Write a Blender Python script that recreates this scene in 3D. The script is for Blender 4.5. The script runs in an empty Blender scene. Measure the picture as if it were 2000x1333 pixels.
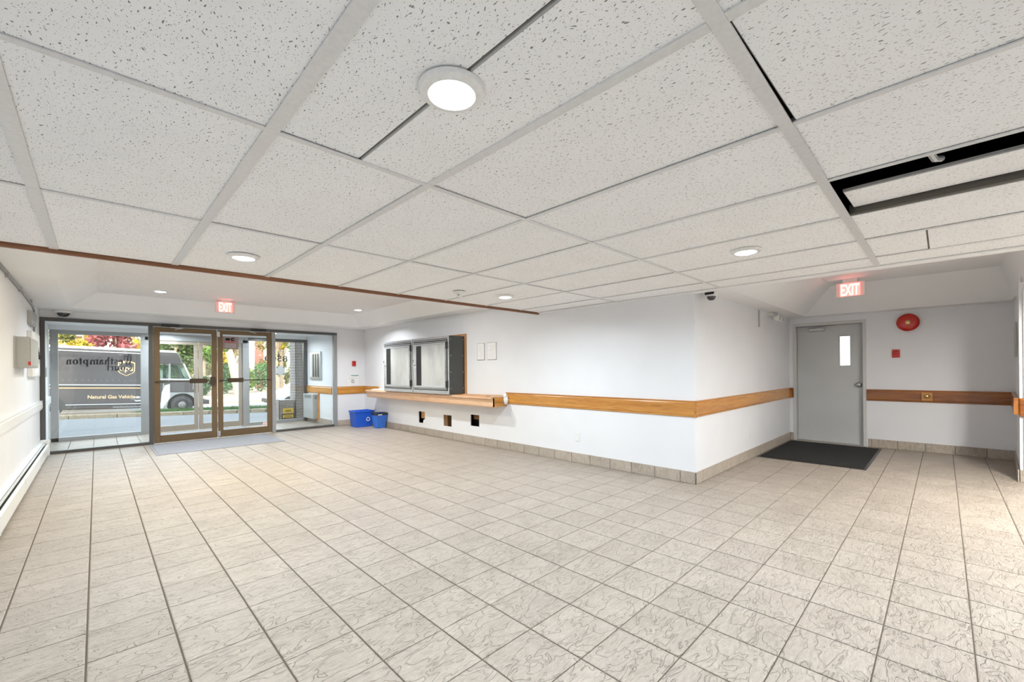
import bpy, bmesh, math, random
from mathutils import Vector, Matrix
random.seed(7)
S = bpy.context.scene
COL = S.collection
PI = math.pi

# ------------------------------------------------------------------ camera
def make_camera():
    cd = bpy.data.cameras.new('camera'); cam = bpy.data.objects.new('camera', cd); COL.objects.link(cam)
    f, yaw, roll, horizon = 826.8, .7763, -.0089, 722.9          # focal length and horizon in pixels of a 2000 x 1333 frame
    fw = Vector((math.sin(yaw), math.cos(yaw), 0)); r = Vector((math.cos(yaw), -math.sin(yaw), 0)); u = Vector((0, 0, 1))
    r2 = r*math.cos(roll) + u*math.sin(roll); u2 = -r*math.sin(roll) + u*math.cos(roll)
    m = Matrix((r2, u2, -fw)).transposed().to_4x4(); m.translation = (0, 0, 1.25)
    cam.matrix_world = m
    cd.sensor_width = 36; cd.lens = f/2000*36; cd.shift_y = (horizon - 666.5)/2000
    cd.clip_start = .02; cd.clip_end = 400
    S.camera = cam
make_camera()

# ------------------------------------------------------------------ world, sun, exposure
LAMP = 29.5           # watts of a ceiling downlight
w = bpy.data.worlds.new('sky'); S.world = w; w.use_nodes = True
nt = w.node_tree; nt.nodes.clear()
sky = nt.nodes.new('ShaderNodeTexSky'); sky.sky_type = 'NISHITA'; sky.sun_disc = False
sky.sun_elevation = math.radians(42); sky.sun_rotation = math.radians(200); sky.air_density = 1.6; sky.dust_density = 2.5
bg = nt.nodes.new('ShaderNodeBackground'); bg.inputs['Strength'].default_value = 1.35
wo = nt.nodes.new('ShaderNodeOutputWorld')
bw = nt.nodes.new('ShaderNodeRGBToBW'); hz = nt.nodes.new('ShaderNodeMix'); hz.data_type = 'RGBA'; hz.inputs[0].default_value = .62      # milky, hazy sky
nt.links.new(sky.outputs[0], bw.inputs[0]); nt.links.new(sky.outputs[0], hz.inputs[6]); nt.links.new(bw.outputs[0], hz.inputs[7]); nt.links.new(hz.outputs[2], bg.inputs['Color']); nt.links.new(bg.outputs[0], wo.inputs['Surface'])
sd = bpy.data.lights.new('sun', 'SUN'); sd.energy = 6.5; sd.angle = .009; sd.color = (1, .93, .82)
so = bpy.data.objects.new('sun', sd); COL.objects.link(so); so.location = (-10, -20, 30)
so.rotation_euler = Vector((.30, .68, -.67)).to_track_quat('-Z', 'Y').to_euler()
S.view_settings.view_transform = 'Standard'
try: S.view_settings.look = 'None'
except Exception: pass
S.view_settings.gamma = 1; S.view_settings.exposure = 0; S.view_settings.use_curve_mapping = False
S.cycles.max_bounces = 7; S.cycles.diffuse_bounces = 4; S.cycles.transparent_max_bounces = 12; S.cycles.glossy_bounces = 2; S.cycles.transmission_bounces = 2
S.cycles.use_adaptive_sampling = True; S.cycles.adaptive_threshold = .05; S.cycles.adaptive_min_samples = 16; S.cycles.light_sampling_threshold = .03

# ------------------------------------------------------------------ materials
def s2l(c): return tuple((v/255/12.92 if v/255 <= .04045 else ((v/255+.055)/1.055)**2.4) for v in c)
M = {}
class NT:
    def __init__(self, name):
        self.m = bpy.data.materials.new(name); self.m.use_nodes = True
        self.t = self.m.node_tree; self.b = self.t.nodes['Principled BSDF']; self.out = self.t.nodes['Material Output']
        M[name] = self.m
    def n(self, typ, **kw):
        nd = self.t.nodes.new('ShaderNode'+typ)
        for k, v in kw.items():
            if k.startswith('i_'):
                nd.inputs[k[2:].replace('_', ' ')].default_value = v
            else: setattr(nd, k, v)
        return nd
    def l(self, a, b): self.t.links.new(a, b)
    def set(self, col=None, rough=None, metal=None, spec=None, emit=None, es=0, coat=None):
        b = self.b
        if col is not None: b.inputs['Base Color'].default_value = (*col, 1)
        if rough is not None: b.inputs['Roughness'].default_value = rough
        if metal is not None: b.inputs['Metallic'].default_value = metal
        if spec is not None: b.inputs['Specular IOR Level'].default_value = spec
        if coat is not None: b.inputs['Coat Weight'].default_value = coat
        if emit is not None:
            b.inputs['Emission Color'].default_value = (*emit, 1); b.inputs['Emission Strength'].default_value = es
        return self
    def pos(self, scale=(1,1,1), rnd=False):
        g = self.n('NewGeometry'); mp = self.n('Mapping'); mp.inputs['Scale'].default_value = scale
        if rnd:
            oi = self.n('ObjectInfo'); mul = self.n('Math', operation='MULTIPLY'); mul.inputs[1].default_value = 53.0
            self.l(oi.outputs['Random'], mul.inputs[0])
            ad = self.n('VectorMath', operation='ADD'); cx = self.n('CombineXYZ')
            self.l(mul.outputs[0], cx.inputs[0]); self.l(mul.outputs[0], cx.inputs[1])
            self.l(g.outputs['Position'], ad.inputs[0]); self.l(cx.outputs[0], ad.inputs[1]); self.l(ad.outputs[0], mp.inputs['Vector'])
        else: self.l(g.outputs['Position'], mp.inputs['Vector'])
        return mp.outputs[0]
    def noise(self, vec, scale, detail=4, rough=.55, dist=0):
        nd = self.n('TexNoise'); nd.inputs['Scale'].default_value = scale; nd.inputs['Detail'].default_value = detail
        nd.inputs['Roughness'].default_value = rough; nd.inputs['Distortion'].default_value = dist
        self.l(vec, nd.inputs['Vector']); return nd.outputs[0]
    def ramp(self, fac, stops):
        r = self.n('ValToRGB'); e = r.color_ramp.elements
        e[0].position, e[0].color = stops[0][0], (*stops[0][1], 1); e[1].position, e[1].color = stops[-1][0], (*stops[-1][1], 1)
        for p, c in stops[1:-1]: x = e.new(p); x.color = (*c, 1)
        self.l(fac, r.inputs[0]); return r.outputs[0]
    def mix(self, fac, a, b, mode='MIX'):
        x = self.n('Mix', data_type='RGBA', blend_type=mode)
        for v, i in ((fac, 0), (a, 6), (b, 7)):
            if isinstance(v, (int, float)): x.inputs[i].default_value = v
            elif isinstance(v, tuple): x.inputs[i].default_value = (*v, 1)
            else: self.l(v, x.inputs[i])
        return x.outputs[2]
    def color(self, s): self.l(s, self.b.inputs['Base Color']); return self
    def bump(self, h, strength=.3, dist=.01):
        bp = self.n('Bump'); bp.inputs['Strength'].default_value = strength; bp.inputs['Distance'].default_value = dist
        self.l(h, bp.inputs['Height']); self.l(bp.outputs[0], self.b.inputs['Normal']); return self
def plain(name, col, rough=.5, metal=0, grain=0, gscale=60, **kw):
    n = NT(name).set(col, rough, metal, **kw)
    v = n.pos(); ns = n.noise(v, gscale, 1)
    k = grain or .04
    n.color(n.ramp(ns, [(.3, tuple(c*(1-k) for c in col)), (.7, tuple(min(1, c*(1+k)) for c in col))]))
    return n
n = plain('wall_paint', (.80, .81, .835), .5, gscale=2.5, grain=.012)
n = plain('soffit_paint', (.86, .87, .88), .6, gscale=2, grain=.012)
n = plain('stipple_plaster', (.80, .79, .79), .8, gscale=70, grain=.10); n.bump(n.noise(n.pos(), 90, 3), .6, .006)
plain('white_trim', (.82, .83, .84), .35)
plain('white_plastic', (.80, .80, .78), .35)
plain('tee_white', (.70, .70, .70), .3)
plain('dark_plenum', (.012, .011, .010), .9)
plain('plenum_steel', (.10, .09, .075), .5, .4)
plain('conduit_grey', (.45, .45, .44), .4, .3)
# acoustic ceiling board: pinholes and short fissures
n = NT('ceiling_board').set((.91, .912, .916), .85, spec=.2)
v = n.pos((1, 1, 1), True)
nz = n.n('TexNoise'); nz.inputs['Scale'].default_value = 40; nz.inputs['Detail'].default_value = 0; n.l(v, nz.inputs['Vector'])
def specks(scale, stretch, rot, size, keep):
    ad = n.n('VectorMath', operation='MULTIPLY_ADD'); ad.inputs[1].default_value = (.02, .02, .02); n.l(nz.outputs['Color'], ad.inputs[0]); n.l(v, ad.inputs[2])
    mp = n.n('Mapping'); mp.inputs['Scale'].default_value = (1, stretch, 1); mp.inputs['Rotation'].default_value = (0, 0, rot); n.l(ad.outputs[0], mp.inputs['Vector'])
    vo = n.n('TexVoronoi', feature='F1', voronoi_dimensions='2D'); vo.inputs['Scale'].default_value = scale; n.l(mp.outputs[0], vo.inputs['Vector'])
    sp = n.n('SeparateColor'); n.l(vo.outputs['Color'], sp.inputs[0])
    th = n.n('Math', operation='MULTIPLY'); n.l(sp.outputs[1], th.inputs[0]); th.inputs[1].default_value = size
    lt = n.n('Math', operation='LESS_THAN'); n.l(vo.outputs['Distance'], lt.inputs[0]); n.l(th.outputs[0], lt.inputs[1])
    g = n.n('Math', operation='LESS_THAN'); n.l(sp.outputs[0], g.inputs[0]); g.inputs[1].default_value = keep
    h = n.n('Math', operation='MULTIPLY'); n.l(lt.outputs[0], h.inputs[0]); n.l(g.outputs[0], h.inputs[1]); return h.outputs[0]
ha, hb = specks(92, .36, .55, .155, .95), specks(170, .55, -.5, .15, .8)
hole = n.n('Math', operation='MAXIMUM'); n.l(ha, hole.inputs[0]); n.l(hb, hole.inputs[1])
base = n.ramp(n.noise(v, 5, 1), [(.3, (.895, .898, .903)), (.7, (.92, .923, .928))])
n.color(n.mix(hole.outputs[0], base, (.24, .235, .23)))
iv = n.n('Math', operation='SUBTRACT'); iv.inputs[0].default_value = 1; n.l(hole.outputs[0], iv.inputs[1]); pass
plain('board_edge', (.42, .41, .39), .9)
# slate-look floor tile
def slate(name, c0, c1, c2):
    n = NT(name).set(c1, .42, spec=.45)
    v = n.pos((1, 1, 1), True)
    vs = n.n('Mapping'); vs.inputs['Scale'].default_value = (9, 30, 9); vs.inputs['Rotation'].default_value = (0, 0, .25); n.l(v, vs.inputs['Vector'])
    st = n.noise(vs.outputs[0], 2.2, 4, .72, 0)
    big = n.noise(v, 5, 1)
    oi = n.n('ObjectInfo')
    c = n.ramp(st, [(.28, c0), (.5, c1), (.72, c2)])
    c = n.mix(.25, c, n.ramp(big, [(.3, c0), (.7, c2)]))
    hv = n.ramp(oi.outputs['Random'], [(0, (.93, .925, .92)), (1, (1.03, 1.03, 1.03))])
    n.color(n.mix(1.0, c, hv, 'MULTIPLY'))
    cr = n.n('Mapping'); cr.inputs['Scale'].default_value = (4, 9, 4); n.l(v, cr.inputs['Vector'])
    crn = n.noise(cr.outputs[0], 1.6, 2, .6, .8)
    ab = n.n('Math', operation='SUBTRACT'); n.l(crn, ab.inputs[0]); ab.inputs[1].default_value = .5
    ab2 = n.n('Math', operation='ABSOLUTE'); n.l(ab.outputs[0], ab2.inputs[0])
    ridge = n.n('MapRange'); ridge.inputs['From Max'].default_value = .014; n.l(ab2.outputs[0], ridge.inputs[0])
    hm = n.n('Math', operation='MULTIPLY_ADD'); n.l(ridge.outputs[0], hm.inputs[0]); hm.inputs[1].default_value = .5; n.l(st, hm.inputs[2])
    n.bump(hm.outputs[0], 1.0, .008)
    rr = n.ramp(st, [(.3, (.27,)*3), (.7, (.40,)*3)]); n.l(rr, n.b.inputs['Roughness'])
slate('slate_tile', s2l((150, 138, 126)), s2l((175, 163, 150)), s2l((193, 182, 170)))
slate('base_tile', s2l((166, 154, 140)), s2l((186, 174, 160)), s2l((200, 189, 176)))
plain('grout', s2l((104, 92, 78)), .85, gscale=200, grain=.15)
def wood(name, c0, c1, c2, axis, rough=.28, coat=.25):
    n = NT(name).set(c1, rough, coat=coat)
    sc = {'x': (1.2, 16, 16), 'y': (16, 1.2, 16), 'z': (16, 16, 1.2)}[axis]
    v = n.pos(sc); st = n.noise(v, 2.4, 7, .6, 1.0); big = n.noise(n.pos(tuple(a*.12 for a in sc)), 3, 3)
    c = n.ramp(st, [(.3, c0), (.52, c1), (.75, c2)])
    n.color(n.mix(.4, c, n.ramp(big, [(.35, c0), (.65, c2)]))); n.bump(st, .06, .002)
for a in 'xyz': wood('oak_'+a, s2l((158, 98, 36)), s2l((204, 140, 60)), s2l((222, 164, 86)), a)
for a in 'xy': wood('stained_oak_'+a, s2l((96, 48, 14)), s2l((158, 92, 30)), s2l((190, 124, 52)), a)
wood('pine_y', s2l((196, 148, 108)), s2l((222, 182, 146)), s2l((236, 204, 172)), 'y', .35)
wood('ceiling_trim_wood', s2l((98, 58, 34)), s2l((132, 84, 54)), s2l((160, 108, 74)), 'x', .45, 0)
wood('plywood_z', s2l((170, 120, 72)), s2l((196, 146, 96)), s2l((210, 164, 116)), 'z', .6, 0)
wood('stud_z', s2l((92, 62, 38)), s2l((128, 90, 56)), s2l((150, 112, 74)), 'z', .8, 0)
plain('bronze_frame', s2l((112, 92, 66)), .38, .3)
plain('outer_frame', s2l((158, 144, 130)), .4, .25)
plain('grey_frame', s2l((158, 158, 158)), .4, .25)
plain('dark_frame', s2l((92, 90, 88)), .35, .4)
plain('dark_bronze', s2l((74, 60, 44)), .35, .4)
plain('steel', (.62, .62, .61), .28, .9)
plain('knob_steel', (.36, .36, .355), .22, 1)
plain('chrome', (.75, .75, .75), .12, 1)
plain('brass', (.72, .52, .22), .22, 1)
n = plain('mailbox_dark', (.085, .09, .088), .38, .35)
n = plain('mailbox_alu', (.58, .59, .61), .25, .75)
plain('black_void', (.012, .012, .013), .6)
plain('black_plastic', (.025, .025, .027), .35)
plain('smoked_dome', (.015, .015, .017), .08, coat=1)
plain('red_paint', s2l((196, 28, 14)), .22, coat=.5)
plain('red_plastic', s2l((206, 52, 40)), .35)
plain('blue_bin_plastic', s2l((34, 92, 206)), .38)
plain('blue_can_plastic', s2l((58, 116, 214)), .38)
plain('paper', (.86, .86, .85), .7)
plain('ink', (.012, .012, .014), .8)
plain('grey_ink', (.62, .62, .63), .7)
plain('green_ink', s2l((130, 166, 150)), .6)
plain('door_paint', s2l((198, 200, 200)), .45, gscale=1.6, grain=.05)
plain('frame_paint', s2l((206, 206, 204)), .45)
n = plain('grey_mat', s2l((152, 154, 160)), .95, gscale=300, grain=.25); n.bump(n.noise(n.pos(), 500, 2), .5, .004)
n = plain('black_mat', s2l((30, 29, 28)), .95, gscale=300, grain=.4); n.bump(n.noise(n.pos(), 420, 2), .5, .004)
plain('grey_enamel', s2l((176, 176, 172)), .4)
plain('heater_white', (.80, .81, .80), .35)
plain('heater_grey', s2l((178, 180, 180)), .35)
plain('yellow_sticker', s2l((206, 176, 70)), .5)
plain('mauve_sheet', s2l((150, 132, 134)), .6)
plain('brick_grey', s2l((150, 142, 138)), .85, gscale=30, grain=.25)
plain('brick_red', s2l((150, 100, 88)), .85, gscale=30, grain=.25)
plain('mortar', s2l((206, 204, 200)), .9)
plain('white_siding', s2l((190, 188, 182)), .7)
plain('tan_stucco', s2l((186, 150, 92)), .8)
plain('roof_grey', s2l((110, 106, 104)), .8)
n = plain('asphalt', s2l((136, 140, 142)), .9, gscale=40, grain=.12)
plain('road_asphalt', s2l((128, 130, 126)), .9, gscale=8, grain=.1)
plain('concrete', s2l((160, 150, 130)), .85, gscale=12, grain=.14)
plain('pavement', s2l((160, 146, 132)), .9, gscale=3, grain=.08)
plain('lawn', s2l((96, 134, 62)), .9, gscale=25, grain=.35)
plain('soil', s2l((120, 100, 76)), .95, gscale=6, grain=.2)
plain('van_brown', s2l((84, 82, 84)), .3, .0, coat=.3)
plain('van_roof', (.75, .77, .8), .4)
plain('van_tan', s2l((222, 186, 140)), .5)
plain('van_gold', s2l((236, 206, 160)), .5)
plain('van_pale', s2l((206, 214, 222)), .4)
plain('van_grey', s2l((150, 158, 160)), .4)
plain('tyre', s2l((62, 64, 68)), .8)
plain('wheel_grey', s2l((136, 138, 140)), .45, .3)
plain('cab_dark', (.05, .055, .055), .6)
plain('car_white', (.82, .82, .82), .22, coat=.6)
plain('car_glass', (.05, .06, .065), .08, coat=1)
plain('bark', s2l((140, 124, 104)), .9, gscale=14, grain=.3)
plain('bark_pale', s2l((214, 200, 168)), .9, gscale=14, grain=.2)
def leafmat(name, c):
    n = NT(name).set(c, .6); oi = n.noise(n.pos(), 2.2, 2)
    col = n.ramp(oi, [(.35, tuple(a*.62 for a in c)), (.65, tuple(min(1, a*1.3) for a in c))]); n.color(col)
    tr = n.n('BsdfTranslucent'); n.l(col, tr.inputs[0]); mx = n.n('MixShader'); mx.inputs[0].default_value = .4
    n.l(n.b.outputs[0], mx.inputs[1]); n.l(tr.outputs[0], mx.inputs[2]); n.l(mx.outputs[0], n.out.inputs['Surface'])
leafmat('leaf_green', s2l((104, 136, 56))); leafmat('leaf_dark', s2l((76, 98, 48))); leafmat('leaf_yellow', s2l((196, 178, 60)))
leafmat('leaf_red', s2l((168, 96, 98))); leafmat('leaf_olive', s2l((128, 130, 66))); leafmat('leaf_shrub', s2l((74, 120, 62)))
# clear glass pane: transmits straight through, mirrors a little
def glassmat(name, tint, refl):
    n = NT(name); tp = n.n('BsdfTransparent'); tp.inputs[0].default_value = (*tint, 1)
    gl = n.n('BsdfGlossy'); gl.inputs['Roughness'].default_value = .01; gl.inputs['Color'].default_value = (1, 1, 1, 1)
    fr = n.n('Fresnel'); fr.inputs[0].default_value = 1.45; mul = n.n('Math', operation='MULTIPLY'); mul.inputs[1].default_value = refl
    n.l(fr.outputs[0], mul.inputs[0]); mx = n.n('MixShader'); n.l(mul.outputs[0], mx.inputs[0]); n.l(tp.outputs[0], mx.inputs[1]); n.l(gl.outputs[0], mx.inputs[2])
    n.l(mx.outputs[0], n.out.inputs['Surface'])
glassmat('clear_glass', (.96, .975, .97), .9); glassmat('van_glass', (.55, .72, .70), 1.2)
n = NT('frosted_glass').set((.80, .80, .81), .30, .8, spec=.7)
n.color(n.ramp(n.noise(n.pos((1, 1.5, .7)), 2.2, 2), [(.35, (.62, .61, .62)), (.6, (.76, .76, .765))]))
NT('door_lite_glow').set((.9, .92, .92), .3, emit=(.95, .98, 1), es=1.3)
LENS = {'lamp_lens': (.79, .905, 1), 'lamp_lens_warm': (.90, .95, .99), 'lamp_lens_yellow': (1, .87, .60), 'lamp_lens_soft': (.97, .94, .87)}
for k_, c_ in LENS.items():
    NT(k_).set((.9, .9, .9), .4, emit=c_, es=9); M[k_].cycles.emission_sampling = 'NONE'
NT('exit_glow').set((.9, .2, .2), .5, emit=(1, .10, .08), es=5.0)
NT('exit_white').set((.9, .7, .7), .5, emit=(1, .62, .58), es=1.6)
NT('exit_panel').set((.82, .60, .58), .4, emit=(1, .28, .25), es=.22)
M['exit_letters'] = M['exit_white']
for k_ in ('exit_white', 'exit_panel', 'door_lite_glow'): M[k_].cycles.emission_sampling = 'NONE'

# ------------------------------------------------------------------ mesh tools
class MB:
    """collects boxes, prisms, lathes, tubes; build() links ONE mesh object"""
    def __init__(s): s.v, s.f, s.mi = [], [], []
    def add(s, vs, fs, mi=0):
        k = len(s.v); s.v += [tuple(p) for p in vs]; s.f += [tuple(i+k for i in f) for f in fs]; s.mi += [mi]*len(fs); return s
    def box(s, x0, x1, y0, y1, z0, z1, mi=0):
        v = [(x, y, z) for z in (z0, z1) for y in (y0, y1) for x in (x0, x1)]
        return s.add(v, [(0,2,3,1), (4,5,7,6), (0,1,5,4), (2,6,7,3), (0,4,6,2), (1,3,7,5)], mi)
    def prism(s, poly, axis, a, b, mi=0):
        """extrude a closed 2-D polygon along an axis; poly coordinates are the other two axes in order"""
        def P(q, t): return {'x': (t, q[0], q[1]), 'y': (q[0], t, q[1]), 'z': (q[0], q[1], t)}[axis]
        m = len(poly); v = [P(q, a) for q in poly] + [P(q, b) for q in poly]
        f = [tuple(range(m)), tuple(range(2*m-1, m-1, -1))] + [(i, (i+1) % m, m+(i+1) % m, m+i) for i in range(m)]
        return s.add(v, f, mi)
    def lathe(s, prof, c, axis='z', n=24, mi=0, sy=1.0):
        """profile of (radius, height) turned about an axis through c"""
        v, f = [], []
        for r, h in prof:
            for i in range(n):
                a = 2*PI*i/n; p, q = r*math.cos(a), r*math.sin(a)*sy
                d = {'z': (p, q, h), 'x': (h, p, q), 'y': (p, h, q)}[axis]
                v.append((c[0]+d[0], c[1]+d[1], c[2]+d[2]))
        for k in range(len(prof)-1):
            for i in range(n): f.append((k*n+i, k*n+(i+1) % n, (k+1)*n+(i+1) % n, (k+1)*n+i))
        f.append(tuple(range(n))); f.append(tuple(range((len(prof)-1)*n, len(prof)*n)))
        return s.add(v, f, mi)
    def tube(s, pts, r, n=8, mi=0):
        pts = [Vector(p) for p in pts]; v, f = [], []
        rr = r if isinstance(r, (list, tuple)) else [r]*len(pts)
        for k, p in enumerate(pts):
            t = (pts[min(k+1, len(pts)-1)]-pts[max(k-1, 0)]).normalized()
            a = t.cross(Vector((0, 0, 1)) if abs(t.z) < .9 else Vector((1, 0, 0))).normalized(); b = t.cross(a)
            for i in range(n):
                q = p + (a*math.cos(2*PI*i/n)+b*math.sin(2*PI*i/n))*rr[k]; v.append(tuple(q))
        for k in range(len(pts)-1):
            for i in range(n): f.append((k*n+i, k*n+(i+1) % n, (k+1)*n+(i+1) % n, (k+1)*n+i))
        f += [tuple(range(n)), tuple(range((len(pts)-1)*n, len(pts)*n))]
        return s.add(v, f, mi)
    def quad(s, a, b, c, d, mi=0): return s.add([a, b, c, d], [(0, 1, 2, 3)], mi)
    def sheet(s, poly, t, mi=0):
        """planar 3-D polygon given thickness vector t"""
        t = Vector(t); m = len(poly); v = [Vector(p) for p in poly] + [Vector(p)+t for p in poly]
        f = [tuple(range(m)), tuple(range(2*m-1, m-1, -1))] + [(i, (i+1) % m, m+(i+1) % m, m+i) for i in range(m)]
        return s.add(v, f, mi)
    def build(s, name, mat, parent=None, bevel=0, smooth=False, seg=1, recalc=True):
        me = bpy.data.meshes.new(name); off = Vector(parent['origin']) if parent is not None and 'origin' in parent else Vector((0, 0, 0))
        me.from_pydata([tuple(Vector(p)-off) for p in s.v], [], s.f)
        for mm in (mat if isinstance(mat, (list, tuple)) else [mat]): me.materials.append(M[mm])
        for p, i in zip(me.polygons, s.mi): p.material_index = i
        if recalc or bevel:
            bm = bmesh.new(); bm.from_mesh(me)
            if recalc: bmesh.ops.recalc_face_normals(bm, faces=bm.faces)
            if bevel:
                es = [e for e in bm.edges if len(e.link_faces) == 2 and e.calc_face_angle(0) > .6]
                bmesh.ops.bevel(bm, geom=es, offset=bevel, segments=seg, profile=.5, affect='EDGES', clamp_overlap=True)
            bm.to_mesh(me); bm.free()
        if smooth:
            for p in me.polygons: p.use_smooth = True
            try: me.set_sharp_from_angle(angle=.7)
            except Exception: pass
        o = bpy.data.objects.new(name, me); COL.objects.link(o)
        if parent is not None: o.parent = parent; o['origin'] = tuple(off)
        return o
def box(*a): return MB().box(*a)
def thing(name, label, cat, loc=(0, 0, 0), group=None):
    o = bpy.data.objects.new(name, None); COL.objects.link(o); o.location = loc; o['origin'] = tuple(loc)
    o.empty_display_size = .1
    o['label'] = label; o['category'] = cat
    if group: o['group'] = group
    return o
def tag(o, label, cat, group=None):
    o['label'] = label; o['category'] = cat
    if group: o['group'] = group
    return o
def struct(o, label=None):
    o['kind'] = 'structure'
    if label: o['label'] = label
    return o
def sroot(name, label=None, loc=(0, 0, 0)):
    o = bpy.data.objects.new(name, None); COL.objects.link(o); o.location = loc; o['origin'] = tuple(loc); o.empty_display_size = .1
    return struct(o, label)
def text(name, body, mat, parent, origin, xdir, zdir, size, offset=0, width=None, depth=.002):
    """flat lettering turned into a thin mesh; xdir = reading direction, zdir = up"""
    cu = bpy.data.curves.new(name, 'FONT'); cu.body = body; cu.size = size; cu.offset = offset; cu.extrude = depth/2; cu.resolution_u = 3
    tmp = bpy.data.objects.new('tmp', cu); COL.objects.link(tmp)
    dg = bpy.context.evaluated_depsgraph_get(); me = bpy.data.meshes.new_from_object(tmp.evaluated_get(dg))
    bpy.data.objects.remove(tmp); bpy.data.curves.remove(cu)
    xs = [v.co.x for v in me.vertices]; k = 1 if not width else width/(max(xs)-min(xs)); x0 = min(xs)
    X, Z = Vector(xdir).normalized(), Vector(zdir).normalized(); N = X.cross(Z)
    off = Vector(parent['origin']) if 'origin' in parent else Vector((0, 0, 0)); O = Vector(origin) - off
    for v in me.vertices: v.co = O + X*((v.co.x-x0)*k) + Z*v.co.y + N*(-v.co.z)
    me.materials.clear(); me.materials.append(M[mat])
    o = bpy.data.objects.new(name, me); COL.objects.link(o); o.parent = parent; o['origin'] = tuple(off)
    return o

# ------------------------------------------------------------------ dimensions (metres)
XL, XW, XB = -.62, 4.59, 8.60        # left wall, long right wall, back wall with the grey door
YE, YR, YV = 9.73, 1.87, 11.45       # entrance glazing, return wall, outer vestibule glazing
ZC, ZE, ZA, ZT = 2.055, 2.24, 2.09, 2.475
XV = 3.86                            # right wall of the vestibule
YBACK = -2.7; ZR = 2.62

# ------------------------------------------------------------------ floor with its tiles
SX, SY, OX, OY = .3055, .2984, -.04, 2.895
fl = sroot('floor', 'beige slate-look ceramic tile floor')
box(XL-.2, XB+.3, YBACK-.2, YV+.06, -.2, -.005).build('grout_bed', 'grout', fl)
def tile_mesh(x0, x1, y0, y1):
    b = .004; zt = 0.0; zb = -.006
    v = [(x0, y0, zb), (x1, y0, zb), (x1, y1, zb), (x0, y1, zb), (x0, y0, zt-.002), (x1, y0, zt-.002), (x1, y1, zt-.002), (x0, y1, zt-.002),
         (x0+b, y0+b, zt), (x1-b, y0+b, zt), (x1-b, y1-b, zt), (x0+b, y1-b, zt)]
    f = [(8, 9, 10, 11)]
    for i in range(4):
        j = (i+1) % 4; f += [(i, j, 4+j, 4+i), (4+i, 4+j, 8+j, 8+i)]
    return v, f
GX, GY = .0036, .0026                  # half joint widths
cells = []
regions = [(XL, XW+.02, 2.0, YE-.02), (XL, XB+.14, -.686, 2.0), (XL, 7.2, YBACK, -.686), (XL, XV, YE-.02, YV)]
for (a, b, c, d) in regions:
    for i in range(int((a-OX)/SX)-2, int((b-OX)/SX)+2):
        for j in range(int((c-OY)/SY)-2, int((d-OY)/SY)+2):
            x0, x1, y0, y1 = OX+i*SX, OX+(i+1)*SX, OY+j*SY, OY+(j+1)*SY
            full = x0 >= a-1e-4 and x1 <= b+1e-4 and y0 >= c-1e-4 and y1 <= d+1e-4
            x0, x1, y0, y1 = max(x0, a), min(x1, b), max(y0, c), min(y1, d)
            if x1-x0 < .03 or y1-y0 < .03: continue
            cx, cy = (x0+x1)/2, (y0+y1)/2
            dz = cx*.7006+cy*.7135; lat = cx*.7135-cy*.7006
            seen = dz > .5 and abs(lat/dz) < 1.26 and 826.8*1.25/dz < 640
            cells.append((-(x1-x0)*(y1-y0)/max(dz, .3)**3 if seen else 0, x0, x1, y0, y1, full, i, j))
cells.sort(key=lambda t: t[0])
me_full = None; rest = MB()
for k, (sc, x0, x1, y0, y1, full, i, j) in enumerate(cells):
    if k < 300:
        if full:
            if me_full is None:
                me_full = bpy.data.meshes.new('tile'); v, f = tile_mesh(GX, SX-GX, GY, SY-GY); me_full.from_pydata(v, [], f); me_full.materials.append(M['slate_tile'])
            o = bpy.data.objects.new('tile', me_full); o.location = (x0, y0, random.uniform(-.0004, .0004))
        else:
            me = bpy.data.meshes.new('tile'); v, f = tile_mesh(x0+GX, x1-GX, y0+GY, y1-GY); me.from_pydata(v, [], f); me.materials.append(M['slate_tile'])
            o = bpy.data.objects.new('tile', me)
        COL.objects.link(o); o.parent = fl
    else: rest.add(*tile_mesh(x0+GX, x1-GX, y0+GY, y1-GY))
o = rest.build('tile_field', 'slate_tile', fl, recalc=False); o['kind'] = 'stuff'

# ------------------------------------------------------------------ walls
def wall(name, mb, mat='wall_paint'): return struct(mb.build(name, mat))
m = box(XL-.2, XL, YBACK-.2, YE+.02, 0, ZR); m.box(XL-.2, XL, YE+.02, YV+.1, 0, ZR)
wall('wall_left', m)
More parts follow.
